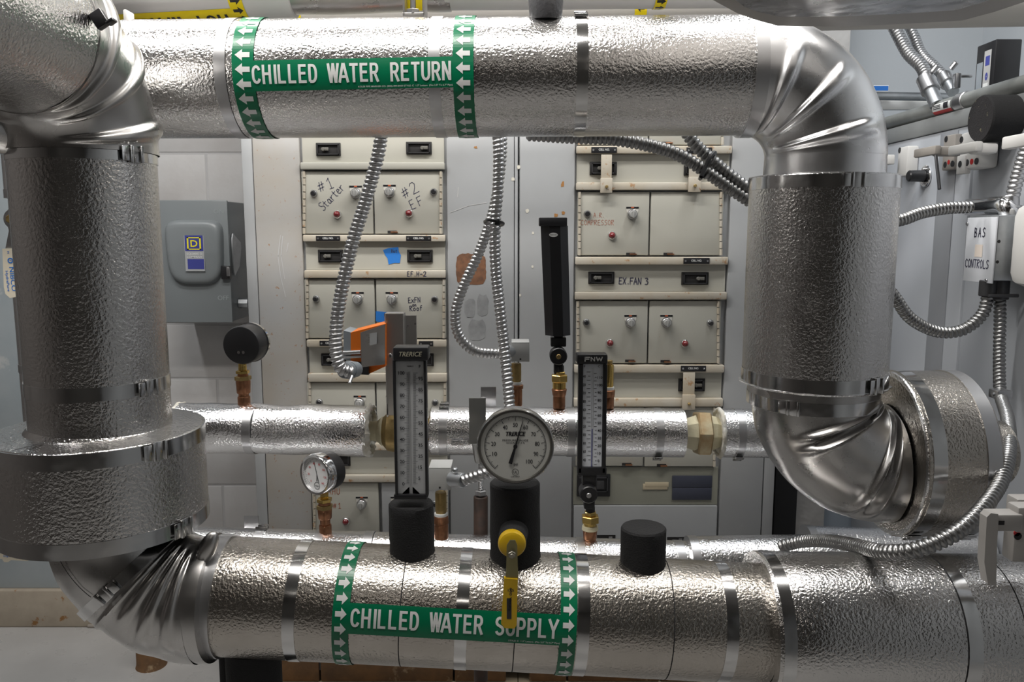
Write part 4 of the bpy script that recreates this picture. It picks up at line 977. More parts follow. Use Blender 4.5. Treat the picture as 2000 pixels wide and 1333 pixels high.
# small dial thermometer on the lower rear pipe
t = T('dial_thermometer', 'small white-faced chrome dial gauge turned left, on a copper fitting of the lower rear pipe', 'gauge', PIPEZ(636, 1045, CYY))
e = stack(t, 636, 1048, CYY, [(24, 12, 12, 20, COPPER, 'copper_stub'), (12, 10, 10, 20, COPPER, 'copper_stub'), (20, 13, 14, 20, COPPER, 'copper_cup'), (8, 16, 16, 6, BRASSD, 'hex_nut'), (6, 12, 12, 16, COPPER, 'copper_neck'), (7, 15, 15, 6, BRASS, 'hex_nut'), (16, 8, 8, 4, BRASS, 'brass_stem')])
GY = CYY-.03; p = PIPEZ(622, 926, GY); k = px2m(1, GY, 926); ax_ = Vector((-.62, -1, .02)).normalized(); ux = Vector((-ax_.y, ax_.x, 0)); ux = ux if ux.x > 0 else -ux; uy = ux.cross(-ax_) if ux.cross(-ax_).z > 0 else -ux.cross(-ax_)
mb = MB(); mb.lathe(p-ax_*.001, -ax_, [(0, 30*k), (.0, 39*k), (.02, 39*k), (.04, 36*k), (.041, 10*k)], 48); mb.build('case', BLKM, t)
mb = MB(); mb.lathe(p+ax_*.012, -ax_, [(0.014, 33*k), (0.001, 35*k), (0, 39*k), (.003, 40.5*k), (.022, 40.5*k), (.022, 36*k)], 56); mb.build('bezel', CHR, t)
fc = p+ax_*.0045
mb = MB(); mb.lathe(fc-ax_*.002, ax_, [(0, 36*k), (.002, 36*k)], 48); dl = mb.build('dial', mat('dial_bright', (.80, .80, .80), .35), t)
sh = Sheet()
for i in range(41):
    a = math.radians(225-270*i/40); r0 = 29 if i % 5 else 27; sh.line([(r0*k*math.cos(a), r0*k*math.sin(a)), (32*k*math.cos(a), 32*k*math.sin(a))], .0006)
sh.ring(0, -23*k, 6.5*k, 7.5*k, n=20); sh.text('winters', 0, -23*k, 4*k, 10*k)
sh.m = 1
for i, s__ in enumerate(('0', '20', '40', '60', '80', '100', '120', '140')):
    a = math.radians(225-270*i/7); sh.text(s__, 22*k*math.cos(a), 22*k*math.sin(a), 4*k)
sh.m = 0; sh.poly([(-1.2*k, -14*k), (1.2*k, -14*k), (.5*k, 0), (-.5*k, 0)]); a = math.radians(105)
sh.line([(5*k, -16*k), (-7*k, 24*k)], 1.6*k)
sh.build('dial_print', [PRINTK, REDP], dl, lambda u, v: fc+ux*u+uy*v+ax_*.0006)
# black industrial thermometer seen from the back
t = T('industrial_thermometer', 'tall black thermometer seen from behind, with small white oval sticker, above the rear pipe', 'thermometer', PIPEZ(1092, 795, AY))
e = stack(t, 1092, 797, AY, [(24, 12, 12, 20, COPPER, 'copper_stub'), (14, 13, 15, 20, COPPER, 'copper_cup'), (14, 13, 13, 20, BRASS, 'brass_neck'), (14, 17, 17, 6, BRASS, 'hex_nut'), (6, 12, 12, 6, BRASS, 'hex_nut'), (12, 9, 9, 16, BLK, 'black_neck')])
TYY = AY-.01
mb = MB(); p = PIPEZ(1091, 697, TYY-.02); mb.cyl(p+Vector((0, .035, 0)), p, px2m(17, TYY, 700), None, 28, .002); mb.m = 1; mb.cyl(p, p+Vector((0, -.004, 0)), px2m(5, TYY, 700), None, 8, .001); mb.build('swivel', [BLK, BRASSD], t)
mb = MB(); fb(mb, 1076, 660, 1106, 678, TYY-.005, .03, .002); fb(mb, 1082, 642, 1100, 662, TYY-.001, .02, .004); fb(mb, 1082, 710, 1100, 732, TYY-.0, .022, .003); mb.build('swivel_neck', BLK, t)
def tilted_case(parent, pts_top, pts_bot, Y, dep, m, name):
    # V-backed extrusion between a top and bottom picture edge (x0, x1, y)
    (a0, a1, ay), (b0, b1, by) = pts_top, pts_bot; vs_ = []
    for (x0, x1, y) in ((a0, a1, ay), (b0, b1, by)):
        p0, p1 = PIPEZ(x0, y, Y), PIPEZ(x1, y, Y); w_ = p1-p0
        for f_, d in ((0, 0), (.30, -dep*.9), (.70, -dep*.9), (1, 0), (1, .008), (0, .008)): vs_.append(p0+w_*f_+YU*d)
    n = 6; mb = MB(); mb.add(vs_, [list(range(n)), [n+i for i in range(n)][::-1]]+[(i, (i+1) % n, n+(i+1) % n, n+i) for i in range(n)]); return mb.build(name, m, parent, angle=20)
tilted_case(t, (1056, 1109, 441), (1065, 1114, 655), TYY, .022, BLK, 'case')
mb = MB(); fb(mb, 1053, 425, 1108, 442, TYY-.025, .036, .002); mb.build('head_cap', BLK, t)
sh = Sheet(); u, v = pp(1081, 459, TYY-.021); k = px2m(1, TYY, 459)
sh.poly([(u+8.5*k*math.cos(a*PI/12), v+4*k*math.sin(a*PI/12)) for a in range(24)]); sh.m = 1; sh.text('MADE IN USA', u, v, 2.2*k, 12*k); sh.build('sticker', [PRINT, PRINTK], t, lambda u, v: Vector((u, TYY-.0205-(.0003 if 0 else 0), v)))
# front reading thermometer, right
FY = CYY-.005
t = T('industrial_thermometer', 'black-framed blue-white scale thermometer headed FNW, in front of the right cabinet', 'thermometer', PIPEZ(1152, 1062, CYY))
e = stack(t, 1152, 1066, CYY, [(14, 12, 12, 20, COPPER, 'copper_stub'), (18, 13, 14, 20, COPPER, 'copper_cup'), (9, 16, 15, 18, PUTTY, 'putty_ring'), (6, 12, 12, 20, BRASS, 'brass_neck'), (14, 18, 18, 6, BRASS, 'hex_nut'), (8, 12, 12, 6, BRASS, 'hex_nut'), (10, 9, 9, 16, BLK, 'black_neck')])
mb = MB(); p = PIPEZ(1150, 968, FY-.04); mb.cyl(p+Vector((0, .04, 0)), p, px2m(17, FY, 968), None, 28, .002); mb.m = 1; mb.cyl(p, p+Vector((0, -.004, 0)), px2m(5, FY, 968), None, 12, .001); mb.build('swivel', [BLK, STEEL], t)
mb = MB(); fb(mb, 1138, 926, 1166, 952, FY-.02, .03, .003); mb.build('swivel_neck', BLK, t)
mb = MB(); fb(mb, 1141, 972, 1162, 996, FY-.012, .022, .003); mb.build('swivel_foot', BLK, t)
mb = MB(); fb(mb, 1129, 706, 1185, 930, FY-.012, .022, .003); fb(mb, 1129, 712, 1138, 926, FY-.024, .014, .002); fb(mb, 1177, 712, 1185, 926, FY-.024, .014, .002); fb(mb, 1129, 914, 1185, 930, FY-.024, .014, .002); mb.build('case', BLK, t)
mb = MB(); fb(mb, 1127, 693, 1187, 712, FY-.028, .04, .003); cap = mb.build('head_cap', BLK, t)
sh = Sheet(); u, v = pp(1158, 702, FY-.0285); k = px2m(1, FY, 702); sh.block('N', u, v, 8.5*k, 9*k, .2)
for pl in ([(-15, -4.2), (-15, 3.4), (-6, 3.4)], [(-15, 0), (-7.5, 0)]): sh.line([(u+a*k, v+b*k) for a, b in pl], 2.1*k)
sh.line([(u+7*k, v+4*k), (u+9.5*k, v-4*k), (u+12.5*k, v+3*k), (u+15.5*k, v-4*k), (u+18*k, v+4*k)], 1.9*k); sh.build('cap_lettering', PRINT, cap, wall_map(FY-.0285))
mb = MB(); fb(mb, 1138, 712, 1177, 914, FY-.015, .003); fc = mb.build('scale_plate', SCALE, t, smooth=False)
sh = Sheet(); Y_ = FY-.0155; k = px2m(1, Y_, 800)
for i in range(22):
    y = 727+i*8.15; u, v = pp(1152, y, Y_); sh.line([(u-(3 if i % 2 else 6)*k, v), (u+1*k, v)], .9*k)
    if i % 2 == 1:
        n_ = 240-20*((i-1)//2); a, b = pp(1147, y+.5, Y_-.0); sh.text(str(n_)[-2:] if n_ >= 100 else str(n_), a-3*k, b, 5.2*k, 5.2*k, 'r')
for i in range(25):
    y = 730+i*7.4; u, v = pp(1166, y, Y_); sh.line([(u-(4 if i % 2 else 6)*k, v), (u-1*k, v)], .9*k)
    if i % 2 == 1 and i < 24:
        n_ = 110-10*((i-1)//2); a, b = pp(1167, y+.5, Y_); sh.text(str(n_), a, b, 5.2*k, None, 'l')
u, v = pp(1142, 716, Y_); sh.text('F', u, v, 4*k); u, v = pp(1170, 716, Y_); sh.text('C', u, v, 4*k)
u0, v0 = pp(1156.5, 838, Y_); u1, v1 = pp(1156.5, 912, Y_); sh.m = 1; sh.rect(u0-.7*k, v1, u0+.7*k, v0)
sh.m = 2; u2, v2 = pp(1155, 718, Y_); sh.rect(u0-1.8*k, v1, u0-1.2*k, v2); sh.rect(u0+1.2*k, v1, u0+1.8*k, v2)
sh.build('scale_print', [PRINTK, NAVY, STEEL], fc, wall_map(Y_-.0003))
# foam sleeves on the supply pipe
def sleeve(label, px, r, ytop, ybot, Y, dx=0, top_face=True, name='foam_sleeve'):
    t = T(name, label, 'insulation', PIPEZ(px, ybot-20, Y)); k = px2m(1, Y, ytop)
    p1 = PIPEZ(px, ytop, Y); p0 = Vector((p1.x+dx, Y, PIPEZ(px, ybot, Y).z)); n = 48; vs_ = []; rr = r*k
    d = (p1-p0).normalized(); q = bot.at(px=px); zt = (bot.a+bot.d*q).z; yc = bot.a.y+(bot.b.y-bot.a.y)*q/bot.L
    for lv in range(9):
        f = lv/8
        for i in range(n):
            a = 2*PI*i/n; x = math.cos(a)*rr*(1+(.04 if lv == 0 else 0)); y = math.sin(a)*rr
            dy = (Y+y)-yc; zb_ = zt+math.sqrt(max(0, (BR-.003)**2-dy*dy)); zb_ -= .002
            P = p0+(p1-p0)*f+Vector((x, y, 0)); P.z = zb_+(p1.z-zb_)*f
            if lv == 8: pass
            g = .0012*noise.noise(Vector((x*60, y*60, P.z*30))); vs_.append(P+Vector((x, y, 0))*(g/rr))
    mb = MB(); mb.add(vs_, [(l*n+i, l*n+(i+1) % n, (l+1)*n+(i+1) % n, (l+1)*n+i) for l in range(8) for i in range(n)])
    b = 8*n; m = len(mb.v)
    rim = [p1+Vector((math.cos(2*PI*i/n)*rr*.94, math.sin(2*PI*i/n)*rr*.94, .003)) for i in range(n)]; mb.add(rim+[p1+Vector((0, 0, .004))], [])
    for i in range(n): mb.f.append([b+i, b+(i+1) % n, m+(i+1) % n, m+i]); mb.mi.append(0); mb.f.append([m+i, m+(i+1) % n, m+n]); mb.mi.append(0)
    mb.build('sleeve', FOAM, t); return t
sleeve('black foam sleeve holding the foot of the TRERICE scale thermometer', 803, 43.5, 985, 1115, 1.30)
sleeve('black capped foam stub standing alone on the supply pipe, near its right end', 1257, 44, 1033, 1125, 1.30)
sv = sleeve('tall black foam sleeve under the large round pressure gauge, behind the yellow valve handle', 1006, 49, 945, 1118, 1.30)
# big scale thermometer
QY = 1.285
t = T('industrial_thermometer', 'large black-framed scale thermometer headed TRERICE, standing in a black foam sleeve', 'thermometer', PIPEZ(803, 975, QY))
mb = MB(); fb(mb, 769, 690, 834, 975, QY-.006, .02, .003); fb(mb, 769, 704, 774, 972, QY-.015, .012, .0015); fb(mb, 829, 704, 834, 972, QY-.015, .012, .0015); fb(mb, 769, 967, 834, 977, QY-.015, .012, .002); mb.build('case', BLK, t)
mb = MB(); fb(mb, 767, 679, 836, 706, QY-.020, .036, .003); cap = mb.build('head_cap', BLK, t)
sh = Sheet(); u, v = pp(802, 692, QY-.0205); k = px2m(1, QY, 692); sh.text('TRERICE', u-2*k, v, 9*k, 44*k, slant=.25); sh.build('cap_lettering', mat('faded_gold', (.36, .34, .26), .5), cap, wall_map(QY-.0205))
mb = MB(); fb(mb, 774, 706, 829, 967, QY-.009, .003); fc = mb.build('scale_plate', mat('scale_grey', (.46, .47, .48), .4), t, smooth=False)
sh = Sheet(); Y_ = QY-.0095; k = px2m(1, Y_, 820)
for i in range(101):
    y = 729+i*2.165; u, v = pp(801, y, Y_); L_ = 10 if i % 5 == 0 else 6; sh.rect(u-(L_+1)*k, v-.28*k, u-1.5*k, v+.28*k); u += 6*k; sh.rect(u, v-.28*k, u+L_*k*.9, v+.28*k)
    if i % 10 == 0: a, b = pp(790, y, Y_); sh.text(str(100-i), a, b, 6.5*k, None, 'r')
    if i % 10 == 5: a, b = pp(817, y, Y_); sh.text(str(100-i), a, b, 6.5*k, None, 'l')
u, v = pp(820, 716, Y_); sh.text('F', u, v, 6*k); u, v = pp(803, 716, Y_); sh.text('TRERICE', u-2*k, v, 2.4*k)
sh.m = 1; u0, v0 = pp(803, 967, Y_); u1, v1 = pp(803, 726, Y_); sh.rect(u0-1.6*k, v0, u0-1.0*k, v1); sh.rect(u0+1.0*k, v0, u0+1.6*k, v1)
sh.m = 0; sh.poly([(u0-4*k, v0+16*k), (u0-3*k, v0+16*k), (u0-3*k, v0+4*k), (u0-20*k, v0+1*k), (u0-20*k, v0), (u0-4*k, v0)]); sh.poly([(u0+3*k, v0+16*k), (u0+4*k, v0+16*k), (u0+4*k, v0), (u0+20*k, v0), (u0+20*k, v0+1*k), (u0+3*k, v0+4*k)])
sh.build('scale_print', [PRINTK, STEEL], fc, wall_map(Y_-.0003))
# large pressure gauge
PY = 1.235; p = PIPEZ(1006.5, 872, PY); k = px2m(1, PY, 872)
t = T('pressure_gauge', 'large round TRERICE pressure gauge with white dial, above the yellow-handled valve', 'gauge', p)
mb = MB(); mb.lathe(p, YU, [(0, 66*k), (.0, 72*k), (.002, 74.5*k), (.012, 75*k), (.03, 72*k), (.045, 60*k), (.046, 10*k)], 80); mb.build('case', STEEL, t)
mb = MB(); mb.lathe(p+Vector((0, -.004, 0)), YU, [(.006, 66*k), (0, 69*k), (0, 73*k), (.004, 75.5*k), (.010, 75.5*k)], 80); mb.build('bezel', mat('dark_bezel', (.35, .34, .32), .2, 1), t)
mb = MB(); mb.lathe(p+Vector((0, -.001, 0)), YU, [(0, 67.5*k), (.001, 67.5*k)], 80); dl = mb.build('dial', DIAL, t, smooth=False)
sh = Sheet()
def pol(r, a): return (p.x+r*k*math.cos(a), p.z+r*k*math.sin(a))
for i in range(101):
    a = math.radians(228-276*i/100); r0 = 51 if i % 10 == 0 else (54 if i % 5 == 0 else 57); sh.line([pol(r0, a), pol(60, a)], .8*k if i % 10 else 1.1*k)
sh.ring(p.x, p.z, 59.6*k, 60.4*k, math.radians(-48), math.radians(228), 80)
for i in range(1, 11):
    a = math.radians(228-276*i/10); u, v = pol(43 if i < 10 else 41, a); sh.text(str(i*10), u, v, 8*k, (9 if i < 10 else 13)*k)
u, v = p.x, p.z; sh.text('TRERICE', u-1*k, v+25*k, 8.5*k, 38*k, slant=.2); sh.text('TRERICE', u-.3*k, v+25*k, 8.5*k, 38*k, slant=.2); sh.text('PRESSURE GAUGE', u, v+12*k, 3.6*k, 50*k); sh.text('ACCURACY .5 %', u, v+7*k, 3*k, 36*k)
sh.text('psi', u+1*k, v-36*k, 5*k); sh.ring(u, v-52*k, 6*k, 6.8*k, n=24); sh.text('UL', u, v-52*k, 5*k); sh.text('LISTED', u, v-61*k, 2.6*k, 17*k)
sh.build('dial_print', PRINTK, dl, wall_map(p.y-.0013))
mb = MB(); a = math.radians(74); d = Vector((math.cos(a), 0, math.sin(a))); nn = Vector((-d.z, 0, d.x)); o = p+Vector((0, -.0028, 0))
mb.prism([(-36, -3.6), (-12, -2.6), (4, -1.5), (54, -.5), (54, .5), (4, 1.5), (-12, 2.6), (-36, 3.6)], o, d*k, nn*k, .0012, YU); mb.cyl(o+Vector((0, -.001, 0)), o+Vector((0, .002, 0)), 4*k, None, 16); mb.build('needle', BLK, t)
# yellow handled ball valve in front of the tall sleeve
p = PIPEZ(1000, 1062, 1.225); k = px2m(1, 1.225, 1062)
t = T('ball_valve', 'yellow-handled ball valve poking out of the tall foam sleeve on the supply pipe', 'valve', p)
mb = MB(); mb.cyl(p+Vector((.004, .05, .004)), p+Vector((0, .006, 0)), 29*k, 28*k, 40, .002); mb.build('foam_collar', FOAM, t)
mb = MB(); mb.lathe(p+Vector((0, .008, 0)), -YU, [(0, 24*k), (.002, 27*k), (.010, 27.5*k), (.015, 25*k), (.017, 20*k), (.017, 4*k)], 44); mb.build('yellow_cap', YELG, t)
HY = 1.195
mb = MB(); q = [(x*k, -y*k) for x, y in ((-10, -12), (-4, -22), (6, -22), (10, -12), (11, 30), (12, 46), (11, 60), (-13, 60), (-12, 46), (-11, 30))]; mb.prism(q, p+Vector((0, HY-1.225, 0)), XU, ZU, .003); mb.build('lever_arm', mat('olive_steel', (.30, .27, .14), .35, .8), t, smooth=False)
mb = MB(); o = p+Vector((0, HY-1.225-.001, -4*k)); mb.cyl(o, o+Vector((0, -.009, 0)), 8*k, None, 6, .001); mb.cyl(o+Vector((0, -.009, 0)), o+Vector((0, -.013, 0)), 4.5*k, None, 14, .0005); mb.build('stem_nut', mat('aged_steel', (.4, .38, .32), .35, 1), t)
mb = MB(); q = [(x*k, -y*k) for x, y in ((-15, 52), (11, 54), (9, 146), (5, 154), (-14, 153), (-21, 144), (-18, 100))]; mb.prism(q, p+Vector((0, HY-1.225+.002, 0)), XU, ZU, .008); gp = mb.build('lever_grip', YELG, t, smooth=False)
sh = Sheet(); u, v = p.x, p.z; sh.text('600 WOG', u-3*k, v-94*k, 5*k, 46*k, rot=-PI/2-.05); sh.rect(u-10*k, v-134*k, u-1*k, v-92*k); sh.text('125', u-2*k, v-76*k, 5*k, 12*k); sh.build('grip_print', PRINTK, gp, wall_map(HY-.0063))
# actuator, bracket and valve body
VY2 = 1.85
t = T('control_valve', 'control valve with orange and grey actuator on a steel bracket, behind the TRERICE scale thermometer', 'valve', PIPEZ(790, 842, VY2))
a, b = p1.b, p2.a; mb = MB(); d = p1.d; L = (b-a).length
mb.lathe(a, d, [(-.005, .022), (L*.12, .024), (L*.20, .034), (L*.22, .034)], 20); mb.m = 1
mb.lathe(a, d, [(L*.2, .030), (L*.30, .046), (L*.55, .052), (L*.78, .046), (L*.9, .034), (L*1.02, .03)], 24); mb.cyl(PIPEZ(786, 815, VY2), PIPEZ(786, 770, VY2), .018, .014, 16); mb.build('valve_body', [PUTTY, BRASSD], t)
BYK = VY2-.04
mb = MB(); fb(mb, 753, 616, 756, 815, BYK, .075); fb(mb, 753, 616, 815, 812, BYK-.0, .003, .001)
x0 = atY(753, 612, BYK); 
mb.build('bracket', STAIN, t, angle=20)
mb = MB(); fb(mb, 753, 612, 790, 790, BYK-.030, .031, .002); mb.m = 1
pz_ = PIPEZ(762, 695, BYK-.031); mb.cyl(pz_, pz_+Vector((0, -.004, 0)), .005, None, 12, .001)
for (x, y) in ((796, 637), (811, 633)): q_ = PIPEZ(x, y, BYK-.001); mb.cyl(q_, q_+Vector((0, -.002, 0)), .002, None, 8)
mb.build('bracket_channel', [STAIN, CHR], t, angle=20)
# actuator body runs back-left from the bracket: grey then orange block, with a tag plate in front
def skew_box(parent, name, m, quad, Y0, Y1, b=0):
    # quad: 4 picture points (clockwise from top left) with front depth; extruded straight back
    f = [PIPEZ(x, y, Y) for (x, y, Y) in quad]; bk = [q+YU*Y1 for q in f]; mb = MB()
    mb.add(f+bk, [(0, 1, 2, 3), (7, 6, 5, 4), (0, 4, 5, 1), (1, 5, 6, 2), (2, 6, 7, 3), (3, 7, 4, 0)]); return mb.build(name, m, parent, smooth=False)
yA, yB = BYK-.02, BYK+.045
skew_box(t, 'grey_housing', GREYP, [(671, 646, yA+.012), (686, 650, yA), (686, 706, yA), (671, 702, yA+.012)], 0, .075)
skew_box(t, 'orange_housing', ORANGE, [(685, 650, yA), (752, 633, yA-.035), (752, 716, yA-.035), (685, 707, yA)], 0, .085)
skew_box(t, 'orange_housing', ORANGE, [(716, 733, yA-.006), (753, 716, yA-.03), (753, 700, yA-.03), (704, 706, yA-.003)][::1], 0, .05)
skew_box(t, 'gear_knob', BLKM, [(690, 707, yA-.012), (720, 709, yA-.02), (720, 733, yA-.02), (690, 731, yA-.012)], 0, .05)
skew_box(t, 'tag_plate', STAIN, [(704, 650, yA-.030), (752, 634, yA-.048), (752, 712, yA-.048), (706, 718, yA-.030)], 0, .002)
skew_box(t, 'sticker', mat('silver_sticker', (.55, .56, .57), .5), [(722, 652, yA-.0390), (736, 650, yA-.0445), (736, 672, yA-.0445), (722, 675, yA-.0390)], 0, .001)
mb = MB(); mb.cyl(PIPEZ(669, 690, yA+.005), PIPEZ(706, 688, yA-.014), .005, None, 12); mb.cyl(PIPEZ(669, 698, yA+.005), PIPEZ(706, 697, yA-.014), .003, None, 12); mb.build('release_rod', SILV, t)
mb = MB(); a = PIPEZ(673, 724, 1.625); b = PIPEZ(694, 722, 1.70); mb.cyl(a, b, .017, None, 20, .002); mb.cyl(a+(b-a)*.35, a+(b-a)*.6, .019, None, 20, .001); mb.m = 1; mb.cyl(PIPEZ(688, 735, 1.62), PIPEZ(683, 748, 1.61), .0035, None, 8); mb.build('conduit_connector', [GREYP, STEEL], t)
# sensor boxes with brass wells
def sensor(label, quad, topq, Y, px, pyb, stk):
    t = T('sensor_box', label, 'junction box', PIPEZ(px, pyb, Y+.03)); (x0, y0, x1, y1) = quad
    BOXG = mat('box_zinc', (.46, .465, .46), .5, .25)
    mb = MB(); fb(mb, x0, y0, x1, y1, Y, .055, .002); mb.build('box', BOXG, t)
    mb = MB(); fb(mb, x0-1, y0-2, x1+1, y0+1, Y-.002, .06, .001); fb(mb, x0-1, y0-1, x1+1, y1+1, Y-.002, .002, .0005); q_ = PIPEZ((x0+x1)/2, y1-4, Y-.002); mb.m = 1; mb.cyl(q_, q_+Vector((0, -.001, 0)), .0022, None, 8); mb.build('lid', [BOXG, DARK], t)
    stack(t, px, pyb, Y+.03, stk); return t
STK = [(34, 12, 12, 20, COPPER, 'copper_stub'), (8, 14, 14, 20, COPPER, 'copper_cup'), (6, 11, 11, 18, PRINT, 'tape_wrap'), (36, 10, 10, 20, BRASSD, 'brass_well')]
t = sensor('small grey sensor box on a brass well, right of the hanging conduits', (1000, 671, 1033, 706), None, 1.80, 1008, 793, STK)
mb = MB(); mb.cyl(PIPEZ(978, 690, 1.775), PIPEZ(1000, 686, 1.81), .014, None, 18, .002); mb.build('connector', GALV, t)
t = sensor('small grey sensor box on a brass well, right of the TRERICE scale thermometer', (838, 916, 880, 957), None, 1.60, 862, 1052, [(30, 14, 14, 20, COPPER, 'copper_stub'), (16, 15, 14, 20, COPPER, 'copper_cup'), (6, 13, 13, 18, PRINT, 'tape_wrap'), (42, 11, 11, 20, BRASSD, 'brass_well')])
mb = MB(); mb.cyl(PIPEZ(880, 936, 1.60), PIPEZ(905, 939, 1.58), .0155, None, 20, .002); mb.cyl(PIPEZ(889, 922, 1.585), PIPEZ(889, 914, 1.585), .006, None, 10, .002); mb.build('connector', GALV, t)
t = T('brass_well', 'brass well on a copper stub, half hidden right of the FNW thermometer', 'pipe fitting', PIPEZ(1186, 795, AY+.02))
stack(t, 1188, 797, AY+.0, [(22, 11, 11, 20, COPPER, 'copper_stub'), (14, 12, 13, 20, COPPER, 'copper_cup'), (6, 11, 11, 18, PRINT, 'tape_wrap'), (44, 9.5, 9.5, 20, BRASS, 'brass_well'), (8, 7, 7, 16, BRASSD, 'cap')])
# strap hanger and threaded rod with rusty sleeve behind the gauge
t = T('pipe_strap', 'bent steel strap over the rear pipe, left of the large pressure gauge', 'pipe hanger', PIPEZ(932, 830, AY))
mb = MB(); fb(mb, 916, 778, 949, 868, AY-.075, .004, .001); pb = PIPEZ(932, 868, AY-.075); mb.tube([PIPEZ(932, 866, AY-.073), PIPEZ(934, 882, AY-.068), PIPEZ(937, 900, AY-.055)], .012, 8); mb.build('front_strap', mat('dull_strap', (.30, .30, .29), .45, .9), t, angle=25)
mb = MB(); fb(mb, 939, 756, 969, 800, AY+.062, .004, .001); mb.build('rear_strap', STEEL, t)
mb = MB(); fb(mb, 881, 861, 918, 871, AY-.066, .004, .001); mb.build('shelf_strap', FOILR, t)
t = T('hanger_rod', 'threaded rod with hex nut above a rusty dark sleeve, left of the tall foam sleeve', 'rod', PIPEZ(939, 1000, 1.78))
r_ = .0055; pts = smooth_path([PIPEZ(939, 880, 1.79), PIPEZ(939, 960, 1.79)], .0006); mb = MB(); mb.tube(pts, .0055, 10, lambda L, a: 1+.10*math.cos(2*PI*L/.0022-a)); mb.build('threaded_rod', STEEL, t)
mb = MB(); mb.cyl(PIPEZ(939, 968, 1.79), PIPEZ(939, 957, 1.79), .014, None, 6, .002); mb.build('hex_nut', STEEL, t)
mb = MB(); mb.cyl(PIPEZ(939, 1330, 1.79), PIPEZ(939, 970, 1.79), .0165, None, 20, .001); mb.build('sleeve', mat('rusty_sleeve', (.055, .04, .035), .5, .2, col2=(.10, .06, .045), cscale=40), t)

# ------------------------------------------------------------------ overhead pipes and hangers
wa = PIPEZ(-60, 8, 1.60); w1 = PIPEZ(580, -20, 1.62)
W = Pipe(PIPEZ(-200, 8, 1.62), PIPEZ(572, -33, 1.62), .062)
t = ptag('jacketed_pipe', 'white jacketed overhead pipe at top left with yellow HOT WATER band', (W.a+W.b)/2)
W.jacket('jacket', PVC, t, seg=4)
q = W.at(px=452)
sh = Sheet(); sh.rect(-.013, -.18, .013, .18, 1, 60); o = sh.build('arrow_tape', YEL, t, W.map(.0009, q))
sh = Sheet()
for i in range(9):
    v = -.11+i*.0215; sh.poly([(-.009, v-.0035), (.001, v-.0035), (.001, v-.0085), (.010, v), (.001, v+.0085), (.001, v+.0035), (-.009, v+.0035)])
sh.build('arrow_print', BLK, o, W.map(.0014, q), cut=.004, kind='stuff')
qa = W.at(px=200); qb = W.at(px=444); tt = W.tcoord(W.at(px=400), py=28)
sh = Sheet(); sh.rect(qa, -.108, qb, -.040, 2, 20); o = sh.build('pipe_marker', YEL, t, W.map(.0008))
for wd_, cx_, ww in (('HOT', .050, .066), ('WATER', .160, .110), ('S', .245, .02)):
    sh = Sheet(); sh.block(wd_, cx_, 0, .034, ww, .17); sh.build('lettering', BLK, o, lambda u, v: W.map(.0014)(qb-u, -.070-v), cut=.005)
al = Pipe(PIPEZ(560, -23, 1.62), PIPEZ(880, -32, 1.62), .050)
t = ptag('aluminium_pipe', 'bare smooth aluminium section of the overhead pipe beside the yellow-lined hanger', (al.a+al.b)/2)
al.jacket('jacket', ALUD, t, seg=12, wob=.003); 
W2 = Pipe(PIPEZ(868, -41, 1.62), PIPEZ(1640, -47, 1.62), .056)
t = ptag('jacketed_pipe', 'pale grey jacketed overhead pipe at top centre, right of the hanger', (W2.a+W2.b)/2); W2.jacket('jacket', PVC, t, seg=4)
q = W2.at(px=1298); sh = Sheet(); sh.rect(-.011, -.17, .011, .17, 1, 40); o = sh.build('arrow_tape', YEL, t, W2.map(.0009, q))
sh = Sheet(); 
for i in range(9):
    v = -.11+i*.0215; sh.poly([(-.008, v-.0035), (.001, v-.0035), (.001, v-.0085), (.009, v), (.001, v+.0085), (.001, v+.0035), (-.008, v+.0035)])
sh.build('arrow_print', BLK, o, W2.map(.0014, q), cut=.004, kind='stuff')
W3 = Pipe(PIPEZ(400, 30, 1.86), PIPEZ(2150, -6, 1.86), .058)
t = ptag('jacketed_pipe', 'long beige jacketed pipe behind the top pipe, crossing under the grey duct', (W3.a+W3.b)/2)
W3.jacket('jacket', mat('beige_jacket', (.50, .48, .45), .5, bump=(6, .2, .01)), t, seg=6)
for px in (575, 1252):
    q = W3.at(px=px); sh = Sheet(); sh.rect(-.013, -.17, .013, .17, 1, 40); o = sh.build('arrow_tape', YEL, t, W3.map(.0009, q)); sh = Sheet()
    for i in range(9):
        v = -.11+i*.0215; sh.poly([(.008, v-.0035), (.008, v+.0035), (-.001, v+.0035), (-.001, v+.0085), (-.009, v), (-.001, v-.0085), (-.001, v-.0035)])
    sh.build('arrow_print', BLK, o, W3.map(.0014, q), cut=.004, kind='stuff')
t = T('clevis_hanger', 'steel clevis hanger with yellow lining above the top pipe', 'pipe hanger', PIPEZ(807, 10, 1.55))
mb = MB(); 
fb(mb, 786, -60, 790, 30, 1.49, .05, .001); fb(mb, 825, -60, 829, 30, 1.49, .05, .001); fb(mb, 786, 24, 829, 33, 1.49, .05, .001); mb.build('yoke', STAIN, t)
mb = MB(); fb(mb, 792, -60, 824, 20, 1.53, .004); mb.build('yellow_lining', YEL, t)
mb = MB(); a = PIPEZ(807, 28, 1.50); mb.cyl(a, Vector((a.x, a.y, 2.3)), .005, None, 12); mb.cyl(a, a+ZU*.008, .012, None, 6, .001); mb.build('rod', STEEL, t)
# grey stub with foam on top pipe
t = T('foam_stub', 'dark grey wrapped stub rising from the top pipe near the centre', 'insulation', PIPEZ(1067, 30, 1.45))
mb = MB(); a = PIPEZ(1066, 24, 1.45); k = px2m(1, 1.45, 20); mb.lathe(a-ZU*.014, ZU, [(0, 28*k), (.006, 32*k), (.03, 34*k), (.3, 37*k)], 32); mb.build('wrap', mat('grey_wrap', (.07, .07, .075), .35, bump=(150, .4, .003)), t)
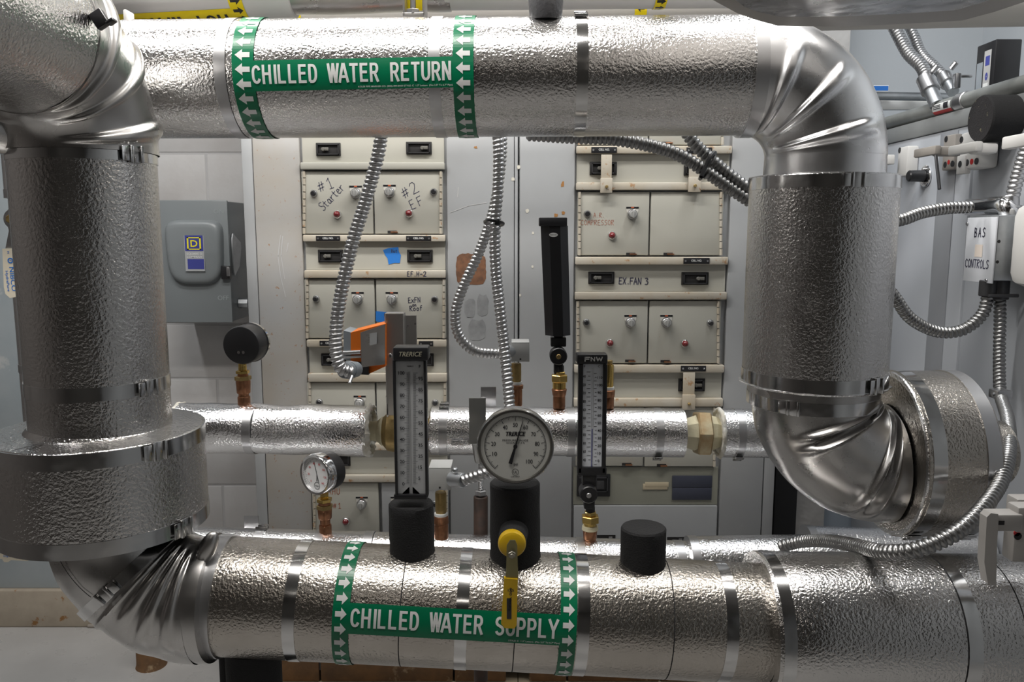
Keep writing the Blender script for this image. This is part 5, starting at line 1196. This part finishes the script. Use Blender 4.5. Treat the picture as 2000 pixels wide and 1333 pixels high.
# clips on the top left
t = T('pipe_clip', 'small white clip on the overhead pipe beside the wrinkled elbow', 'clip', PIPEZ(244, 30, 1.50))
mb = MB(); fb(mb, 240, 18, 248, 40, 1.50, .03, .002); fb(mb, 244, 30, 252, 46, 1.50, .02, .002); mb.build('clip', HANDLE, t)

# ------------------------------------------------------------------ duct at the top right, near the viewer
t = T('air_duct', 'grey metal air duct hanging overhead at the top right corner', 'duct', atY(1680, -20, 1.0))
def atZ(px, py, Z):
    d = ray(px, py); return CAM+d*((Z-H)/d.z)
ZR = 1.705
outl = [(1385, -4), (1440, 26), (1480, 40), (1520, 51), (1640, 52), (1760, 47), (1880, 40), (1940, 24), (2000, 4)]
inn = [(1425, -8), (1455, 14), (1490, 26), (1525, 33), (1640, 32), (1760, 27), (1865, 20), (1910, 8), (1960, -10)]
o_ = [atZ(x, y, ZR) for x, y in outl]; i_ = [atZ(x, y, ZR-.012) for x, y in inn]
o_ = [Vector((o_[0].x-.06, .62, ZR))]+o_+[Vector((o_[-1].x-.02, .62, ZR))]; i_ = [Vector((i_[0].x-.04, .65, ZR-.012))]+i_+[Vector((i_[-1].x-.04, .65, ZR-.012))]
n = len(o_); up_ = [q+ZU*.35 for q in o_]
mb = MB(); mb.add(o_+i_+up_, [(i, (i+1) % n, n+(i+1) % n, n+i) for i in range(n)]+[(i, 2*n+i, 2*n+(i+1) % n, (i+1) % n) for i in range(n)]+[[2*n+i for i in range(n)][::-1]]); mb.build('rim', mat('duct_rim', (.34, .32, .30), .5, .3), t, angle=25)
m_ = MB(); m_.add(i_+[q+ZU*.006 for q in i_], [list(range(n)), [n+i for i in range(n)][::-1]]+[(i, (i+1) % n, n+(i+1) % n, n+i) for i in range(n)]); m_.build('bottom_panel', mat('duct_face', (.42, .42, .43), .28, 1, bump=(14, .5, .02), mottle=.08), t, smooth=False)

# ------------------------------------------------------------------ right hand electrical enclosures (face x = PX)
PX = 1.15
def XP(px, py, X=PX): return atX(px, py, X)
def YX(px, X=PX): return XP(px, 452, X).y
ztop = XP(1860, 219).z
SEAM = XP(1893, 400).y
t = T('electrical_enclosure', 'pale grey wall-length enclosure at right, its far section beside the riser', 'cabinet', (1.35, 2.3, 0))
MB().box(PX, SEAM+.006, .05, 1.60, 2.62, ztop-.045, .004).build('door', PANEL, t)
MB().box(PX-.004, SEAM+.001, ztop-.044, 1.60, 2.62, ztop, .003).build('top_channel', mat('channel_grey', (.36, .37, .37), .45, .3, col2=(.29, .30, .30), cscale=7), t)
MB().box(PX+.02, SEAM-.003, .05, 1.60, SEAM+.005, ztop-.05, 0).build('seam_strip', DARKGAP, t)
MB().box(PX-.003, XP(1862, 580).y+.03, .06, PX+.0, XP(1862, 580).y+.115, ztop-.05, .001).build('shade_strip', mat('mid_grey_shade', (.27, .28, .30), .5), t)  # grey strip laid on the door as the shadow band beside the seam
t = T('electrical_enclosure', 'pale grey enclosure at the right edge, behind the BAS box', 'cabinet', (1.35, 1.5, 0))
MB().box(PX, .95, .05, 1.60, SEAM-.004, ztop-.045, .004).build('door', PANEL, t)
MB().box(PX-.004, .95, ztop-.044, 1.60, SEAM-.001, ztop, .003).build('top_channel', mat('channel_grey', (.36, .37, .37), .45, .3, col2=(.29, .30, .30), cscale=7), t)
# rigid conduit on top
t = T('rigid_conduit', 'rigid grey conduit lying along the top of the right enclosure, with red and white label', 'conduit', XP(1850, 165))
ca = XP(1731, 216); cb_ = XP(2040, 119); ca.z += 0; 
zc = ztop+.022; ca = Vector((PX+.01, 2.61, zc)); cb_ = Vector((PX+.01, 1.0, zc)); mb = MB(); mb.cyl(ca, cb_, .020, None, 24); mb.build('tube', mat('conduit_grey', (.30, .31, .30), .4, .35, col2=(.22, .23, .22), cscale=9), t)
mb = MB(); y_ = YX(1857); mb.cyl(Vector((PX+.01, y_+.02, zc)), Vector((PX+.01, y_-.02, zc)), .0235, None, 24, .002); mb.build('coupling', SILV, t)
rp = Pipe(ca, cb_, .0205); sh = Sheet(); q = rp.at(px=1838); sh.rect(-.045, -.016, .045, .014, 1, 10); o = sh.build('sticker', PRINT, t, rp.map(.0004, q)); sh = Sheet(); sh.m = 0; sh.rect(-.045, -.016, .045, -.006, 1, 4); sh.m = 1; sh.rect(.012, -.003, .034, .012, 1, 4)
for i in range(3): sh.rect(-.04, .0+.004*i, -.002, .0018+.004*i)
sh.build('sticker_print', [REDP, PRINTK], o, rp.map(.0009, q))
# couplings where flexible conduits join
for (lab, x0, y0, x1, y1, Yc, rr) in (('die-cast conduit connector with screws, left of two on the right enclosure', 1806, 152, 1830, 205, 2.30, .023), ('die-cast conduit connector with screws, right of two on the right enclosure', 1843, 148, 1862, 180, 2.33, .019)):
    t = T('conduit_connector', lab, 'conduit fitting', PIPEZ(x0, y0, Yc)); a = PIPEZ(x0, y0, Yc); b = PIPEZ(x1, y1, Yc-.06); d = b-a
    mb = MB(); mb.cyl(a, a+d*.45, rr, None, 22, .002); mb.cyl(a+d*.42, a+d*.5, rr*1.08, None, 22, .001); mb.cyl(a+d*.1+Vector((.01, -.01, .02)), a+d*.1+Vector((.02, -.02, .038)), .008, None, 10, .002); mb.build('connector', SILV, t)
    mb = MB(); mb.cyl(a+d*.45, b, rr*.8, None, 20); mb.build('tube', GALV, t)
t = T('conduit_clamp', 'small steel clamp and stub rod beside the conduit connectors at top right', 'conduit fitting', PIPEZ(1875, 155, 2.2))
mb = MB(); fb(mb, 1867, 142, 1878, 172, 2.2, .02, .003); fb(mb, 1876, 146, 1900, 151, 2.21, .01, .002); mb.build('clamp', STEEL, t)
# far wall details: horizontal conduit with small blue label, perforated rail
t = T('rigid_conduit', 'short horizontal conduit on the far wall, between the elbow and the enclosure', 'conduit', PIPEZ(1760, 190, 2.6)); mb = MB(); mb.cyl(PIPEZ(1640, 186, 2.6), PIPEZ(1850, 190, 2.6), .013, None, 16); mb.build('tube', GALV, t)
t = T('blue_sticker_box', 'tiny blue and white label above the far horizontal conduit', 'label', PIPEZ(1725, 173, 2.62)); mb = MB(); fb(mb, 1700, 166, 1736, 181, 2.62, .03, .002); mb.m = 1; fb(mb, 1702, 168, 1735, 177, 2.6195, .001); mb.build('label_plate', [PRINT, BLUEP], t)
mb = MB(); fb(mb, 1640, 195, 1850, 214, 2.64, .02, .001); tag(mb.build('strut_rail', WHITE, None, loc=PIPEZ(1760, 205, 2.64)), 'white strut rail under the far horizontal conduit', 'rail')
# black box on top
t = T('meter_box', 'black control box with pale label standing on top of the right enclosure', 'electrical box', XP(1950, 130))
bx0 = 1.15; yb = 1.93
a0 = PIPEZ(1906, 150, 2.02); z1 = PIPEZ(1942, 80, 1.93).z; zb0 = ztop+.002
X0 = 1.20; Yb = X0/PIPEZ(1942, 130, 1).x; Yf = X0/PIPEZ(1906, 130, 1).x; X1 = PIPEZ(1993, 130, Yb).x; z1 = PIPEZ(1960, 76, Yb).z
mb = MB(); mb.box(X0, Yb, zb0, X1, Yf, z1, .003); mb.build('case', BLK, t)
sh = Sheet(); sh.m = 0; sh.rect(-.115, .012, -.075, .082); sh.m = 1; sh.rect(-.068, -.0, -.022, .105); sh.m = 2; sh.rect(-.058, .070, -.030, .092); sh.ring(-.045, .045, .002, .009, n=16); sh.m = 3; sh.rect(-.062, .003, -.03, .03)
sh.build('face_label', [GREYP, mat('label_silver', (.42, .42, .42), .4), NAVY, PRINT], t, lambda u, v: Vector((X0-.0008, Yb-u*(Yf-Yb)/.125, zb0+(z1-zb0)*(.18+v*6.6))))
# foam cylinder
t = T('foam_plug', 'thick black foam cylinder sticking out of the right enclosure, with yellowish specks', 'insulation', XP(1930, 235))
fp = XP(1914, 232, 1.075)
mb = MB(); mb.lathe(Vector((1.075, fp.y, fp.z)), XU, [(0, .0), (.0, .050), (.004, .053), (.074, .053)], 40); mb.mi[:40] = [1]*40; mb.build('foam', [FOAM, FOAMG], t)
# ivory latches
def xbox(mb, px0, py0, px1, py1, X, th, b=.002):
    """slab parallel to the enclosure face: picture corners measured on plane x = X, thickness th to the right"""
    a = XP(px0, (py0+py1)/2, X).y; c = XP(px1, (py0+py1)/2, X).y; xm = (px0+px1)/2; mb.box(X, a, XP(xm, py1, X).z, X+th, c, XP(xm, py0, X).z, b); return mb
def holes(mb, lst, X, r, m=1):
    mb.m = m
    for (x, y) in lst: p = XP(x, y, X); mb.cyl(p+XU*.001, p-XU*.0006, r, None, 16)
HP = mat('red_button', (.45, .02, .02), .4)
t = T('latch_plate', 'ivory latch plate with screw holes, directly right of the riser top', 'latch', XP(1765, 315, 1.1))
mb = MB(); xbox(mb, 1752, 287, 1771, 345, 1.115, .034, .006); holes(mb, [(1757, 294)], 1.115, .008); mb.build('plate', [HANDLE, DSTEEL], t)
t = T('latch_plate', 'small ivory block just right of the riser top, mostly hidden by it', 'latch', XP(1740, 312, 1.13))
mb = MB(); fb(mb, 1728, 302, 1748, 321, 2.35, .05, .003); mb.build('plate', HANDLE, t)
t = T('door_handle', 'grey-brown lever handle with thin hanging rod on the right enclosure', 'handle', XP(1820, 295, 1.05))
mb = MB(); xbox(mb, 1784, 288, 1826, 305, 1.05, .016, .004); xbox(mb, 1818, 287, 1832, 305, 1.06, .089, .006); mb.build('lever', HANDLEG, t)
mb = MB(); a = XP(1828, 304, 1.05); b = XP(1835, 370, 1.05); mb.cyl(a, b, .004, None, 10); mb.build('rod', DSTEEL, t)
t = T('latch_plate', 'grey latch plate with red dot, behind the grey-brown handle', 'latch', XP(1850, 300, 1.1))
mb = MB(); xbox(mb, 1841, 264, 1864, 332, 1.13, .019, .004); holes(mb, [(1848, 272), (1846, 322), (1860, 320)], 1.13, .008); holes(mb, [(1853, 317)], 1.13, .006, 2); mb.build('plate', [HANDLEG, DSTEEL, HP], t)
t = T('latch_plate', 'large ivory latch plate with red dot, below the black foam cylinder', 'latch', XP(1890, 300, 1.05))
mb = MB(); xbox(mb, 1873, 257, 1912, 330, 1.10, .049, .008); xbox(mb, 1868, 304, 1884, 340, 1.096, .016, .002); holes(mb, [(1878, 273)], 1.10, .008); holes(mb, [(1875, 321)], 1.096, .008); holes(mb, [(1889, 318), (1907, 315)], 1.10, .008); holes(mb, [(1898, 316)], 1.10, .007, 2); mb.build('plate', [HANDLE, DSTEEL, HP], t)
t = T('door_handle', 'ivory lever handle across the large latch plate, below the black foam cylinder', 'handle', XP(1880, 290, 1.0))
mb = MB(); xbox(mb, 1851, 281, 1905, 300, 1.05, .018, .004); xbox(mb, 1890, 281, 1908, 301, 1.055, .05, .006); mb.build('lever', HANDLE, t)
t = T('door_handle', 'ivory lever handle cut off by the right edge of the view', 'handle', XP(1990, 265, .98))
mb = MB(); xbox(mb, 1956, 258, 2060, 284, 1.00, .020, .004); xbox(mb, 2030, 255, 2060, 285, 1.005, .144, .006); mb.build('lever', HANDLE, t)
# black knob on steel disc
t = T('lock_knob', 'black knob on a round steel plate on the right enclosure', 'knob', XP(1795, 343))
p = XP(1803, 344, 1.14); mb = MB(); mb.cyl(p+XU*.0095, p+XU*.003, .030, None, 32, .002)
for dz in (-.018, .018): mb.cyl(p+XU*.003+Vector((0, 0, dz)), p+Vector((-.003, 0, dz)), .005, None, 12, .001)
mb.build('plate', CHR, t); mb = MB(); mb.cyl(p+XU*.003, p-XU*.042, .0165, .0155, 24, .003); mb.build('knob', BLKM, t)
# BAS junction box
t = T('junction_box', 'square steel junction box with white cover reading BAS CONTROLS, at the right edge', 'junction box', XP(1940, 480, 1.08))
BX = 1.055; y0 = XP(1886, 490, BX).y; y1 = XP(1943, 490, BX).y; z1 = XP(1915, 425, BX).z; z0 = XP(1915, 552, BX).z
mb = MB(); mb.box(BX+.003, y1+.002, z0+.006, PX-.0005, y0-.002, z1+.004, .003); mb.build('box', GALV, t)
mb = MB(); mb.box(BX-.0015, y1, z0, BX+.0025, y0, z1, .0012); mb.m = 1
for (x, y) in ((1890, 437), (1927, 548)): p = XP(x, y, BX-.0015); mb.cyl(p, p-XU*.003, .0045, None, 10, .001)
cv = mb.build('cover', [mat('cover_white', (.62, .64, .68), .45), STEEL], t)
for (x, y) in ((1951, 472), (1948, 512)):
    p = PIPEZ(x, y, y1+.002); mb = MB(); mb.cyl(p+YU*.001, p-YU*.0005, .0035, None, 12); mb.build('hole', DARK, t)
sh = Sheet(); mid = (y0+y1)/2
def bm_(u, v): return Vector((BX-.0019, mid-u, (z0+z1)/2+v))
hgt_ = z1-z0
sh.hand('BAS', -.024, hgt_*.20, .020, .0028, 0, .80); sh.hand('CONTROLS', -.052, -hgt_*.28, .0185, .0026, 0, .64); sh.m = 1; sh.rect(-.016, -.016, .014, .012); sh.build('cover_lettering', [MARK, mat('note_paper', (.70, .62, .55), .6)], cv, bm_)
mb = MB(); a = XP(1893, 405, 1.10); b = XP(1942, 408, 1.10); mb.tube(smooth_path([Vector((1.10, XP(1893, 405, 1.10).y, a.z)), Vector((1.09, (y0+y1)/2+.01, a.z)), Vector((1.09, y1+.03, a.z-.004)), Vector((1.10, y1+.03, z1))], .006), .020, 14); mb.build('elbow_connector', CHR, t)
mb = MB(); p = PIPEZ(1972, 400, 1.80); mb.cyl(Vector((p.x, p.y, z1+.003)), p+ZU*.02, .021, .018, 20, .002); mb.cyl(Vector((p.x, p.y, z1+.02)), Vector((p.x, p.y, z1+.026)), .024, None, 20, .001); mb.build('connector', SILV, t)
mb = MB(); p = PIPEZ(1930, 566, 1.80); mb.cyl(Vector((p.x, p.y, z0+.006)), p-ZU*.015, .019, None, 20, .002); p = PIPEZ(1951, 566, 1.80); mb.cyl(Vector((p.x, p.y, z0+.006)), p-ZU*.022, .021, None, 20, .002); q = p-ZU*.012; mb.cyl(q+Vector((-.035, -.022, 0)), q+Vector((.03, -.022, 0)), .004, None, 10); mb.build('connector', DSTEEL, t)
t = T('round_cover', 'pale rounded housing at the right edge beside the BAS junction box', 'electrical box', XP(1995, 490, 1.1))
p = PIPEZ(2015, 490, 1.70); mb = MB(); mb.box(p.x-.018, 1.66, z0-.005, PX-.001, 1.76, z1+.03, .03); mb.build('housing', HANDLE, t)
# lower right ivory lever
t = T('door_handle', 'ivory L-shaped lever hanging over the fattest pipe at lower right', 'handle', PIPEZ(1935, 1010, 1.14))
LYv = 1.135; mb = MB(); q = [pp(x, y, LYv) for x, y in ((1921, 1098), (1926, 1010), (1934, 1002), (1948, 1004), (1949, 1012), (1946, 1060), (1944, 1142), (1928, 1140))]
mb.prism(q, Vector((0, LYv+.016, 0)), XU, ZU, .018); mb.build('lever', mat('aged_ivory', (.42, .40, .38), .5), t)
mb = MB(); a = pp(1940, 1003, LYv)[0]; fb(mb, 1938, 1006, 2000, 1040, LYv+.006, .03, .004); zz = PIPEZ(1960, 1022, LYv).z; mb.box(PIPEZ(1996, 1020, LYv).x, LYv+.01, zz-.02, PX-.001, LYv+.04, zz+.02, .004); mb.m = 1; fb(mb, 1944, 1018, 1962, 1026, LYv+.0055, .001); mb.build('arm', [mat('aged_ivory', (.42, .40, .38), .5), DARK], t)
t = T('latch_plate', 'ivory latch plate with red dot at the lower right edge', 'latch', PIPEZ(1985, 1040, 1.3))
mb = MB(); fb(mb, 1982, 976, 2060, 1100, 1.22, .03, .004); mb.m = 1
for (x, y) in ((1988, 1048), (1997, 1032)): p = PIPEZ(x, y, 1.22); mb.cyl(p+YU*.001, p-YU*.0008, .006, None, 14)
mb.m = 2; p = PIPEZ(1986, 1042, 1.22); mb.cyl(p+YU*.001, p-YU*.0008, .005, None, 14); mb.build('plate', [mat('aged_ivory', (.42, .40, .38), .5), DARK, HP], t)

# ------------------------------------------------------------------ floor items
t = T('pipe_stub', 'rusty iron pipe stub standing on the grey floor below the crumpled elbow', 'pipe', (0, 0, 0)); p = PIPEZ(296, 1303, 1.95)
zf = 0; d = ray(296, 1300); tt_ = -H/d.z; fp_ = CAM+d*tt_; t.location = fp_
mb = MB(); mb.lathe(Vector((fp_.x, fp_.y, 0)), ZU, [(0, .048), (.01, .045), (.02, .044), (.11, .044), (.11, .036)], 28); mb.build('stub', RUST, t)
t = T('floor_patch', 'low tan concrete patch on the floor behind the lower left elbow', 'patch', (0, 0, 0)); a = CAM+ray(170, 1228)*(-H/ray(170, 1228).z); b = CAM+ray(330, 1205)*(-H/ray(330, 1205).z); t.location = a
mb = MB(); mb.box(a.x, a.y, 0.0, b.x+.05, b.y+.12, .012, .004); mb.build('slab', mat('tan_concrete', (.40, .36, .32), .8, bump=(30, .4, .004)), t)
# black foam covered leg under the supply pipe
t = T('pipe_support', 'black foam-covered post carrying the left end of the supply pipe', 'support', PIPEZ(480, 1290, 1.30))
p = PIPEZ(478, 1290, 1.30); k = px2m(1, 1.30, 1290); q = bot.at(px=478); zz = (bot.a+bot.d*q).z-BR*.93
mb = MB(); mb.cyl(Vector((p.x+.012, 1.31, .0)), Vector((p.x+.012, 1.31, zz)), .045, .047, 36, .002); mb.build('foam_wrap', FOAM, t)
mb = MB(); mb.cyl(Vector((p.x-.035, 1.33, .0)), Vector((p.x-.035, 1.33, zz-.012)), .022, .020, 20, .004); mb.build('foam_strip', FOAM, t)
